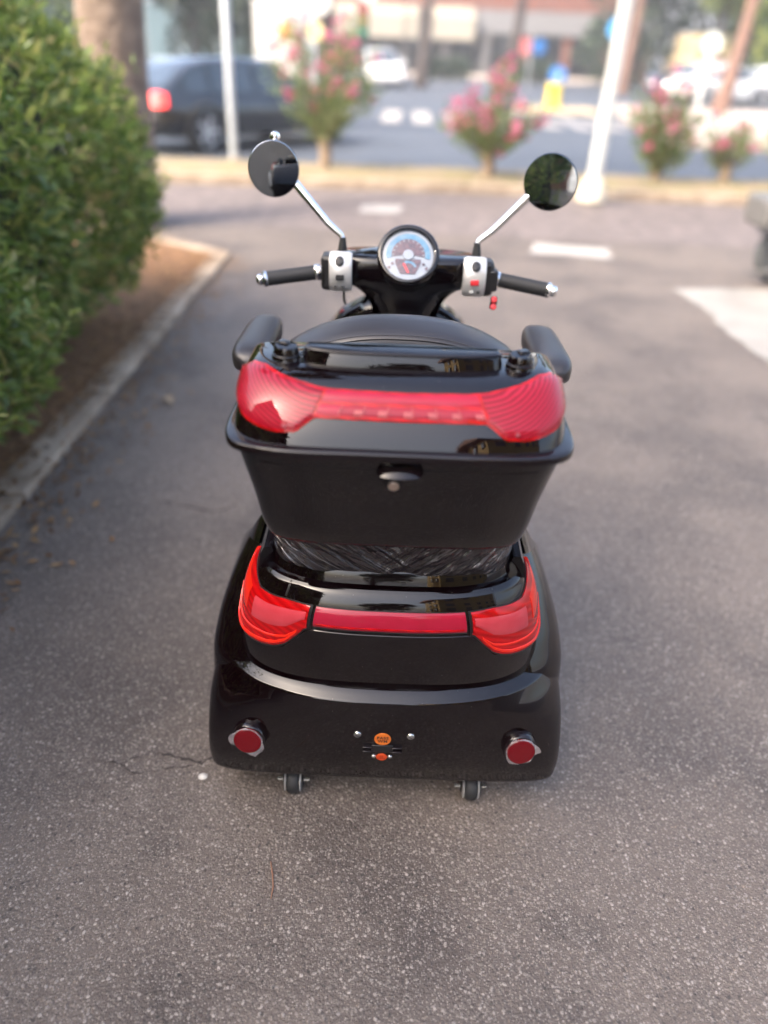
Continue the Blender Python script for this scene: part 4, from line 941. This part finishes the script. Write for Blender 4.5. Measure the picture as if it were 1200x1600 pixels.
# ------------------------------------------------------------------ vehicles
GLASSD = mat('dark car glass', (.03, .045, .06), .05, spec=.8, coat=.5)
TYRE = mat('tyre rubber', (.03, .03, .032), .8)
ALLOY = mat('grey alloy wheel', (.55, .56, .58), .4, metal=.5)
LAMPR = mat('red car tail lamp', (.8, .02, .02), .2, coat=1, emis=((1, .06, .05), 1.1))
LAMPW = mat('clear car head lamp', (.75, .78, .8), .1, coat=1)
def car(label, loc, yaw, paint, L=4.3, W=1.75, Ht=1.42, group=None, van=False, brake=False, seed=0):
    t = thing('van' if van else 'estate_car' if brake else 'car', label, 'van' if van else 'car', loc, group, yaw, world=False)
    hw = W / 2; k = L / 4.3
    rr_, belt, sill = .31, Ht * .63, .2
    st = [(-2.12, .80, .42, .72), (-2.08, .9, .30, .80), (-1.85, .97, .22, belt + .02), (-1.3, 1, .2, belt + .03), (0, 1, .2, belt), (.9, 1, .2, belt - .02), (1.4, .98, .2, belt - .10), (1.85, .93, .22, belt - .20), (2.08, .82, .3, .56), (2.14, .70, .36, .50)]
    def ring_(x, f, z0, z1, tuck=.10):
        h = hw * f; return [Vector((x * k, y, z)) for y, z in ((-h * .8, z0), (-h * .97, z0 + .06), (-h, (z0 + z1) * .5), (-h * .985, z1 - .12), (-h * (.985 - tuck), z1), (h * (.985 - tuck), z1), (h * .985, z1 - .12), (h, (z0 + z1) * .5), (h * .97, z0 + .06), (h * .8, z0))]
    body = obj('body', M().loft([ring_(*s_) for s_ in st]), paint, t, smooth=45)
    if van: ca = [(-2.08, .90, .02), (-2.05, .92, Ht - belt - .05), (-1.8, .93, Ht - belt), (.6, .93, Ht - belt), (1.0, .9, Ht - belt - .08), (1.75, .88, .02)]
    else: ca = [(-2.02, .80, .02), (-1.45, .83, Ht - belt - .11), (-1.05, .85, Ht - belt - .02), (-.4, .86, Ht - belt), (.25, .85, Ht - belt - .03), (1.15, .82, .0)]
    rings = []
    for x, f, h in ca:
        hb, ht = hw * .93, hw * (.93 - .20 * h / (Ht - belt)) if not van else hw * .92
        z0 = belt - .06; rings.append([Vector((x * k, y, z)) for y, z in ((-hb, z0), (-ht, z0 + .06 + h * .92), (-ht * .9, z0 + .06 + h), (ht * .9, z0 + .06 + h), (ht, z0 + .06 + h * .92), (hb, z0))])
    roof = obj('cabin', M().loft(rings), paint, t, smooth=40)
    xs = [c[0] for c in ca]; hs = [c[2] for c in ca]
    def side(sgn, x0, x1, name):
        cols = []
        for x in lin(x0, x1, 8):
            h = interp(x, xs, hs); ht = hw * (.93 - .20 * h / (Ht - belt)) if not van else hw * .92; hb = hw * .93
            za, zb = .035, max(.04, h * .86); f0, f1 = za / max(h + .06, .08), zb / max(h + .06, .08)
            cols.append([Vector((x * k, sgn * (hb + (ht - hb) * f0 + .012), belt - .03 + za)), Vector((x * k, sgn * (hb + (ht - hb) * f1 + .012), belt - .03 + zb))])
        obj(name, M().loft([[a, b, b - Vector((0, sgn * .02, 0)), a - Vector((0, sgn * .02, 0))] for a, b in cols]), GLASSD, t, smooth=0)
    for sgn in (-1, 1):
        if van: side(sgn, .7, 1.45, 'side_window')
        else: side(sgn, -1.62, -1.18, 'quarter_window'); side(sgn, -1.12, -.30, 'side_window'); side(sgn, -.22, .78, 'side_window')
    zf = interp(.7, xs, hs)
    def screen(xa, xb, name):
        ha, hb_ = interp(xa, xs, hs), interp(xb, xs, hs); a, b = hw * .70, hw * .78
        up = Vector((0, 0, .014)); pts = [Vector((xa * k, -a, belt + ha)), Vector((xa * k, a, belt + ha)), Vector((xb * k, b, belt + hb_)), Vector((xb * k, -b, belt + hb_))]
        o_ = Vector((.012 if xb > 0 else -.012, 0, .012)); obj(name, M().loft([[p - o_ for p in pts], [p + o_ for p in pts]]), GLASSD, t, smooth=0)
    if van: screen(1.08, 1.66, 'windscreen')
    else: screen(.36, 1.06, 'windscreen'); screen(-1.56, -1.92, 'rear_window')
    for x in (-1.32, 1.33):
        for sgn in (-1, 1):
            c = (x * k, sgn * (hw - .10), rr_); w_ = obj('wheel', M().lathe([(.15, -.10), (rr_ - .03, -.10), (rr_, -.06), (rr_, .06), (rr_ - .03, .115), (.19, .115)], c, (0, sgn, 0), 24), TYRE, t)
            sub('rim', M().lathe([(.21, .10), (.215, .118), (.18, .108), (.06, .112), (.05, .122), (.01, .122)], c, (0, sgn, 0), 24), ALLOY, w_)
            for q in range(5):
                a = q * 2 * pi / 5; sub('spoke', M().box((c[0] + .11 * cos(a), c[1] + sgn * .118, c[2] + .11 * sin(a)), (.17, .02, .05), rot=Matrix.Rotation(-a, 3, 'Y')), ALLOY, w_)
            obj('wheel_arch', M().tube([(c[0] + (rr_ + .06) * cos(a), sgn * (hw + .004), c[2] + (rr_ + .06) * sin(a)) for a in lin(-.1, pi + .1, 14)], .025, 6), TYRE, t)
    for sgn in (-1, 1):
        obj('tail_light', M().loft([[Vector((x * k, sgn * (hw * f + .012), z)) for x, f, z in ((-2.12, .90, .64), (-2.0, .985, .65), (-2.0, .975, .81), (-2.09, .90, .84))], [Vector((x * k, sgn * (hw * .66), z)) for x, f, z in ((-2.19, .84, .64), (-2.18, .965, .65), (-2.14, .955, .82), (-2.15, .84, .82))]]), LAMPR if brake else mat('dull red tail lamp', (.5, .02, .02), .3), t, smooth=30, bevel=.01)
        obj('headlight', M().loft([[Vector((x * k, sgn * (hw * f), z)) for x, f, z in ((2.13, .60, .56), (1.86, .945, .60), (1.84, .93, .72), (2.02, .60, .70))], [Vector((x * k - .1, sgn * (hw * f - .1), z)) for x, f, z in ((2.13, .60, .56), (1.86, .945, .60), (1.84, .93, .72), (2.02, .60, .70))]]), LAMPW, t, smooth=30, bevel=.01)
        if not van: obj('door_mirror', M().box((.72 * k, sgn * (hw + .10), belt + .06), (.10, .19, .13)), paint, t, bevel=.03)
        for x in (.05, -.85): obj('door_handle', M().box((x * k, sgn * (hw * .985 + .012), belt - .12), (.18, .03, .03)), paint, t, bevel=.008)
    obj('bumper', M().box((-2.12 * k, 0, .40), (.16, W * .82, .20)), paint, t, bevel=.05)
    obj('bumper', M().box((2.12 * k, 0, .40), (.14, W * .76, .20)), paint, t, bevel=.05)
    obj('number_plate', M().box((-2.205 * k, 0, .58), (.02, .48, .11)), WHITEP, t)
    return t
CARBLK = mat('near black car paint', (.012, .0125, .015), .18, coat=1)
CARWHT = mat('white car paint', (.78, .79, .80), .25, coat=1)
CARNAVY = mat('dark navy car paint', (.02, .028, .06), .2, coat=1)
CREAM = mat('cream van paint', (.66, .54, .34), .3, coat=.8)
yw = radians(51)
rx, ry = -2.95, 12.9   # contact point of the right rear wheel
c_ = Vector((rx, ry)) - Vector((cos(yw) * (-1.32) + sin(yw) * .80, sin(yw) * (-1.32) - cos(yw) * .80))
car('dark estate car with a glowing red tail lamp beyond the sandy island', (c_.x, c_.y, -.003), yw, CARBLK, 4.3, 1.76, 1.28, brake=True)
car('white car parked at the right, left of the leaning pine trunk', (13.1, 36.2, .0), radians(20), CARWHT, 4.1, 1.7, 1.45, 'white cars parked on the far right')
car('white car parked at the right, behind and right of the leaning pine trunk', (16.0, 37.0, .0), radians(12), CARWHT, 4.2, 1.72, 1.45, 'white cars parked on the far right')
car('white car cut off by the right edge of the photo', (20.0, 38.2, .0), radians(8), CARWHT, 4.2, 1.72, 1.5, 'white cars parked on the far right')
car('dark navy car below the cream van on the far right', (13.0, 39.2, .0), radians(-158), CARNAVY, 4.2, 1.75, 1.45)
car('white car coming along the far road left of the building front', (-1.0, 40.5, 0), radians(-78), CARWHT, 4.1, 1.72, 1.5)
vn = car('boxy cream van standing behind the dark navy car', (17.9, 55.0, .0), radians(96), CREAM, 5.2, 2.2, 2.9, van=True)

# ------------------------------------------------------------------ posts and signs
POLEW = mat('white painted lamp post', (.60, .61, .595), .45, noise=(6, (.62, .63, .60), .5, .8))
POLEG = mat('galvanised grey post', (.42, .45, .48), .45, metal=.4)
t = thing('lamp_post', 'tall white lamp post standing on a round concrete foot', 'lamp post', (2.26, 9.60, .0))
obj('post', M().lathe([(.086, .1), (.085, .9), (.078, 1.0), (.072, 3.5), (.055, 7.2)], (2.26, 9.60, 0), (.022, 0, 1), 24), POLEW, t, smooth=40)
obj('foot', M().lathe([(.17, 0), (.165, .06), (.14, .16), (.105, .24), (.098, .25)], (2.26, 9.60, .03), (0, 0, 1), 24), mat('pale yellowish concrete', (.70, .64, .52), .8), t, smooth=40)
obj('lamp_arm', M().tube([(2.42, 9.6, 7.15), (2.42, 9.9, 7.5), (2.42, 10.8, 7.65)], .04, 8), POLEW, t)
obj('lamp_head', M().lathe([(.02, -.35), (.13, -.25), (.15, .1), (.08, .4), (.01, .42)], (2.42, 11.1, 7.65), (0, 1, 0), 14), POLEG, t)
t = thing('sign_post', 'plain grey metal sign post in front of the dark car', 'sign post', (-2.19, 11.2, .08))
obj('post', M().lathe([(.052, 0), (.052, 3.0), (.045, 3.01)], (-2.19, 11.2, .08), (0, 0, 1), 16), POLEG, t)
obj('sign_panel', M().box((-2.19, 11.14, 2.75), (.6, .02, .6)), POLEG, t, bevel=.006)
obj('post_foot', M().lathe([(.10, 0), (.095, .04), (.06, .06)], (-2.19, 11.2, .09), (0, 0, 1), 16), CONC, t)

def disc_sign(name, label, x, y, h, discs, r=.3, group=None, pr=.04, polemat=None):
    t = thing(name, label, 'road sign', (x, y, 0), group)
    obj('post', M().lathe([(pr, 0), (pr, h), (pr * .6, h + .02)], (x, y, 0), (0, 0, 1), 12), polemat or POLEG, t)
    for dx_, z, rad, material, kind in discs:
        if kind == 'disc': obj('sign_disc', M().lathe([(rad, -.012), (rad, .012), (.001, .0121)], (x + dx_, y - .06, z), (0, -1, 0), 28), material, t)
        else: obj('sign_panel', M().box((x + dx_, y - .06, z), (rad * 2, .03, rad * kind)), material, t, bevel=.01)
    return t
BLUES = mat('blue road sign', (.03, .22, .62), .35); BLUEL = mat('light blue road sign', (.08, .45, .90), .35)
PINKS = mat('faded red road sign', (.80, .22, .22), .4); YEL = mat('yellow plastic', (.85, .62, .03), .4); PALE = mat('pale grey green sign', (.72, .80, .74), .4); ORG = mat('orange print', (.9, .42, .08), .5); PNK = mat('pink print', (.85, .42, .50), .5)
disc_sign('road_sign', 'red disc and blue disc side by side on a post before the building', 6.2, 43.5, 2.3, [(-.36, 1.85, .36, PINKS, 'disc'), (.38, 1.85, .34, BLUES, 'disc')])
disc_sign('road_sign', 'light blue round sign just left of the white lamp post', 5.93, 25.2, 2.5, [(-.02, 2.17, .27, BLUEL, 'disc')])
disc_sign('road_sign', 'pale round sign over a faded pink panel on a white post', 10.9, 32.0, 2.4, [(0, 2.05, .34, PALE, 'disc'), (.1, 1.35, .42, mat('faded pink sign', (.78, .58, .58), .5), .9)], polemat=POLEW, pr=.09)
disc_sign('road_sign', 'white disc above a yellowish disc beside the dark trunk behind the tall bush', -1.72, 17.4, 2.7, [(.1, 2.22, .25, WHITEP, 'disc'), (.02, 1.72, .17, mat('yellowish sign', (.75, .66, .35), .5), 'disc')])
t = thing('traffic_light', 'slim dark green traffic light post left of the brick building', 'traffic light', (-1.25, 28.5, 0))
obj('post', M().lathe([(.06, 0), (.055, 3.4)], (-1.25, 28.5, 0), (0, 0, 1), 12), mat('dark green post', (.03, .07, .06), .5), t)
hd = obj('signal_head', M().box((-1.25, 28.36, 2.2), (.34, .26, .95)), mat('dark green housing', (.025, .06, .05), .5), t, bevel=.03)
for i, c in enumerate(((.5, .04, .03), (.3, .2, .03), (.03, .22, .12))): sub('signal_lens', M().lathe([(.11, -.02), (.11, .02), (.06, .035), (.001, .04)], (-1.25, 28.22, 2.5 - .3 * i), (0, -1, 0), 18), mat('signal lens', c, .3, coat=.5), hd)
obj('sign_panel', M().lathe([(.32, -.015), (.32, .015), (.001, .016)], (-1.12, 28.3, 3.0), (0, -1, 0), 24), mat('pale pink sign', (.82, .62, .62), .5), t)
t = thing('traffic_bollard', 'yellow traffic island bollard with a round blue top', 'bollard', (4.62, 26.5, .12))
obj('body', M().lathe([(.26, 0), (.25, .1), (.22, .15), (.21, .62), (.16, .66)], (4.62, 26.5, .12), (0, 0, 1), 20), YEL, t)
obj('sign_disc', M().lathe([(.24, -.05), (.25, -.03), (.25, .03), (.24, .05), (.001, .052)], (4.66, 26.46, .98), (0, -1, 0), 28), BLUES, t)
obj('arrow', M().add([(4.66 + x * .8, 26.40, 0.98 + z * .8) for x, z in ((-.03, .18), (.03, .18), (.03, -.02), (.10, -.02), (0, -.18), (-.10, -.02), (-.03, -.02))] + [(4.66 + x * .8, 26.415, 0.98 + z * .8) for x, z in ((-.03, .18), (.03, .18), (.03, -.02), (.10, -.02), (0, -.18), (-.10, -.02), (-.03, -.02))], [tuple(range(7)), tuple(range(13, 6, -1))] + [(i, i + 7, (i + 1) % 7 + 7, (i + 1) % 7) for i in range(7)]), WHITEP, t, smooth=0)
t = thing('poster_board', 'white poster board with pink and orange print behind the dark car', 'poster', (-2.60, 19.0, 0))
for s in (-.46, .46): obj('post', M().box((-2.62 + s, 19.06, 1.0), (.07, .07, 2.0)), POLEG, t)
pb = obj('board', M().box((-2.62, 19.0, 1.40), (1.02, .06, 1.75)), WHITEP, t, bevel=.01)
sub('printed_patch', M().lathe([(.17, 0), (.16, .006)], (-2.48, 18.967, 1.70), (0, -1, 0), 14), ORG, pb)
sub('printed_patch', M().box((-2.80, 18.966, 2.0), (.38, .008, .36)), PNK, pb)
sub('printed_patch', M().box((-2.62, 18.966, 1.22), (.9, .008, .05)), mat('grey print', (.62, .63, .68), .5), pb)

# something parked at the right edge: the back of a grey delivery moped, mostly outside the frame
t = thing('parked_moped', 'grey moped with a dark box, only its tail and rear wheel inside the right edge', 'moped', (3.05, 6.1, 0))
DG = mat('dull grey plastic', (.16, .155, .15), .5); TG = mat('greyish tyre', (.10, .105, .11), .7)
wl = obj('rear_wheel', M().lathe([(.10, -.05), (.19, -.055), (.215, -.03), (.22, 0), (.215, .03), (.19, .055), (.10, .05)], (2.97, 6.1, .22), (0, -1, 0), 28), TG, t)
sub('rim', M().lathe([(.02, -.05), (.12, -.045), (.125, .045), (.02, .055)], (2.97, 6.1, .22), (0, -1, 0), 22), SILVER, wl)
obj('stand', M().tube([(3.0, 6.02, .20), (2.86, 5.98, .12), (2.70, 5.96, .10)], [.022, .02, .018], 8), DG, t)
obj('top_box', M().box((2.83, 6.0, .54), (.42, .40, .21)), DG, t, bevel=.03)
obj('mudguard', M().loft([[Vector((2.97 + .26 * cos(a), 6.1 + y, .23 + .26 * sin(a))) for y in (-.06, 0, .06)] for a in lin(.2, 2.6, 12)], False, False, False), DG, t)
obj('body', M().loft([[Vector((x, 6.1 + y, z)) for y, z in ((-w_, z0), (w_, z0), (w_ * .7, z1), (-w_ * .7, z1))] for x, w_, z0, z1 in ((3.0, .10, .36, .54), (3.3, .15, .28, .60), (3.7, .15, .22, .58), (4.0, .12, .24, .34))]), DG, t, bevel=.02)
obj('front_wheel', M().lathe([(.10, -.05), (.19, -.055), (.215, -.03), (.22, 0), (.215, .03), (.19, .055), (.10, .05)], (4.25, 6.1, .22), (0, -1, 0), 24), TG, t)
obj('steering_column', M().tube([(4.25, 6.1, .22), (4.12, 6.1, .7), (4.05, 6.1, 1.0)], .04, 8), DG, t)
obj('handlebar', M().tube([(4.05, 5.78, 1.02), (4.05, 6.42, 1.02)], .018, 8), DG, t)

# ------------------------------------------------------------------ buildings
BRICK = mat('terracotta brick wall', (.20, .075, .05), .85, noise=(1.2, (.15, .06, .045), .35, .7))
PLAST = mat('greyish plaster', (.24, .23, .225), .85); DARKW = mat('dark shop front', (.05, .05, .055), .3, coat=.3); AWN = mat("pale awning cloth", (.36, .33, .27), .7); GREYB = mat('grey fascia', (.19, .19, .20), .7)
by = 70
t = thing('brick_building', 'long terracotta brick building with ground floor shops and pale awnings', 'building', (5, by, 0))
x0, x1 = -6.6, 19.5
obj('wall', M().box(((x0 + x1) / 2, by + 6, 7.9), (x1 - x0, 12, 7.0)), BRICK, t)
obj('shop_front', M().box(((x0 + x1) / 2, by + 7, 2.2), (x1 - x0 - .6, 10, 4.4)), DARKW, t)
obj('fascia', M().box(((4.6 + x1) / 2, by - .15, 3.6), (x1 - 4.6, .5, 1.5)), GREYB, t)
rb = random.Random(4)
for i in range(9):
    x = x0 + .5 + i * (x1 - x0 - 1) / 8; obj('column', M().box((x, by + .1, 2.2), (.55, .6, 4.4)), BRICK if i > 4 else PLAST, t, bevel=.03)
for i in range(8):
    x = x0 + 2.0 + i * (x1 - x0 - 1) / 8; w_ = obj('shop_window', M().box((x, by + 1.95, 1.9), (2.1, .12, 2.6)), PLAST, t)
    sub('pane', M().box((x, by + 1.86, 1.9), (1.9, .06, 2.4)), GLASSD, w_)
for i, (xa, xb) in enumerate(((-6.2, -3.6), (-3.3, .1), (.3, 1.1), (1.5, 5.4))):
    obj('awning', M().loft([[Vector((x, by + .2, 4.6)), Vector((x, by - 1.3, 3.75)), Vector((x, by - 1.32, 2.3)), Vector((x, by - 1.26, 2.3)), Vector((x, by - 1.2, 3.7)), Vector((x, by + .2, 4.5))] for x in (xa, xb)]), AWN, t)
for fl in range(2):
    for i in range(9):
        x = x0 + 1.9 + i * 2.75; w_ = obj('window', M().box((x, by - .02, 6.4 + fl * 3.1), (1.2, .1, 1.6)), mat('dark window frame', (.10, .08, .075), .5) if i == 0 and fl == 0 else bpy.data.materials['dark window frame'], t)
        sub('pane', M().box((x, by - .08, 6.4 + fl * 3.1), (1.05, .04, 1.45)), GLASSD, w_)
obj('roof', M().box(((x0 + x1) / 2, by + 6, 11.6), (x1 - x0 + .8, 12.8, .4)), PLAST, t)

t = thing('glass_building', 'pale blue glazed low building behind the dark car', 'building', (-14, 52, 0))
BGL = mat('bluish facade glass', (.10, .17, .20), .35, spec=.5); FRM = mat('pale facade frame', (.30, .35, .38), .5)
obj('wall', M().box((-15.5, 56, 2.6), (17, 8, 5.2)), mat('grey blue wall', (.16, .19, .21), .7), t)
for i in range(8):
    x = -23 + i * 2.05; w_ = obj('window', M().box((x + .9, 51.96, 1.9), (1.9, .14, 3.1)), FRM, t)
    sub('pane', M().box((x + .9, 51.86, 1.9), (1.7, .08, 2.9)), BGL, w_)
obj('roof', M().box((-15.5, 55.4, 5.5), (18.2, 9.8, .55)), mat('pale blue roof edge', (.36, .42, .47), .5), t)

# what stands behind the photographer: a yellow rendered house, trees, a lamp (seen in the reflections)
YW = mat('yellow rendered wall', (.62, .42, .14), .85, noise=(2, (.52, .35, .12), .4, .7))
t = thing('yellow_house', 'yellow rendered house with brown shuttered windows behind the photographer', 'building', (8.5, -12, 0))
obj('wall', M().box((9.5, -15, 4.3), (13.0, 8, 8.6)), YW, t)
SHUT = mat('brown shutter', (.10, .05, .03), .6)
for fl in range(3):
    for i in range(5):
        x = 4.2 + i * 2.6; w_ = obj('window', M().box((x, -10.98, 1.7 + fl * 2.7), (1.1, .12, 1.6)), SHUT, t); sub('pane', M().box((x, -10.9, 1.7 + fl * 2.7), (.8, .06, 1.3)), GLASSD, w_)
for k in range(3):
    for j in range(2):
        y = -12.3 - j * 3; w_ = obj('window', M().box((2.98, y, 1.7 + k * 2.7), (.12, 1.1, 1.6)), SHUT, t); sub('pane', M().box((2.9, y, 1.7 + k * 2.7), (.06, .8, 1.3)), GLASSD, w_)
obj('roof', M().loft([[Vector((x, -10.4, 8.6)), Vector((x, -15, 10.4)), Vector((x, -19.6, 8.6)), Vector((x, -19.6, 8.4)), Vector((x, -10.4, 8.4))] for x in (2.4, 16.6)]), mat('red tiled roof', (.32, .13, .08), .8), t)
t = thing('shade_apartment_block', 'unseen reddish brown apartment block added to shade the drive, behind the photographer on the left', 'building', (-14, -9, 0))  # out of view, added to keep the sun off the foreground
obj('wall', M().box((-11.5, -9, 5.6), (9, 12, 11.2)), mat('reddish brown render', (.30, .13, .075), .85, noise=(1.5, (.24, .10, .06), .4, .7)), t)
for fl in range(4):
    for i in range(4):
        y = -13.6 + i * 3; w_ = obj('window', M().box((-6.98, y, 1.7 + fl * 2.8), (.12, 1.2, 1.6)), FRM, t); sub('pane', M().box((-6.9, y, 1.7 + fl * 2.8), (.06, 1.0, 1.4)), GLASSD, w_)
obj('roof', M().box((-11.5, -9, 11.35), (9.6, 12.6, .3)), FRM, t)
for i, (x, y, wd, h, lf) in enumerate(((-5.6, -6.0, 4.5, 6.0, LEAFG), (-.6, -15, 4, 6.0, LEAFD))):
    masses(x, y, wd, h, lf, ['leafy tree behind the photographer on the left', 'dark tree far behind the photographer'][i], 90 + i, 1800, .4, group='trees around the drive')

# ------------------------------------------------------------------ thin haze volume, added to lift the dark tones like lens veil
hm = bpy.data.materials.new('veil haze'); hm.use_nodes = True
n = hm.node_tree.nodes; l = hm.node_tree.links; n.remove(n['Principled BSDF'])
pv = n.new('ShaderNodeVolumePrincipled'); pv.inputs['Color'].default_value = (.93, .95, 1, 1); pv.inputs['Density'].default_value = .0021; pv.inputs['Anisotropy'].default_value = .2
l.new(pv.outputs[0], n['Material Output'].inputs['Volume'])
hz = obj('haze', M().box((0, 0, 7.5), (800, 800, 17)), hm, smooth=0); hz['kind'] = 'stuff'
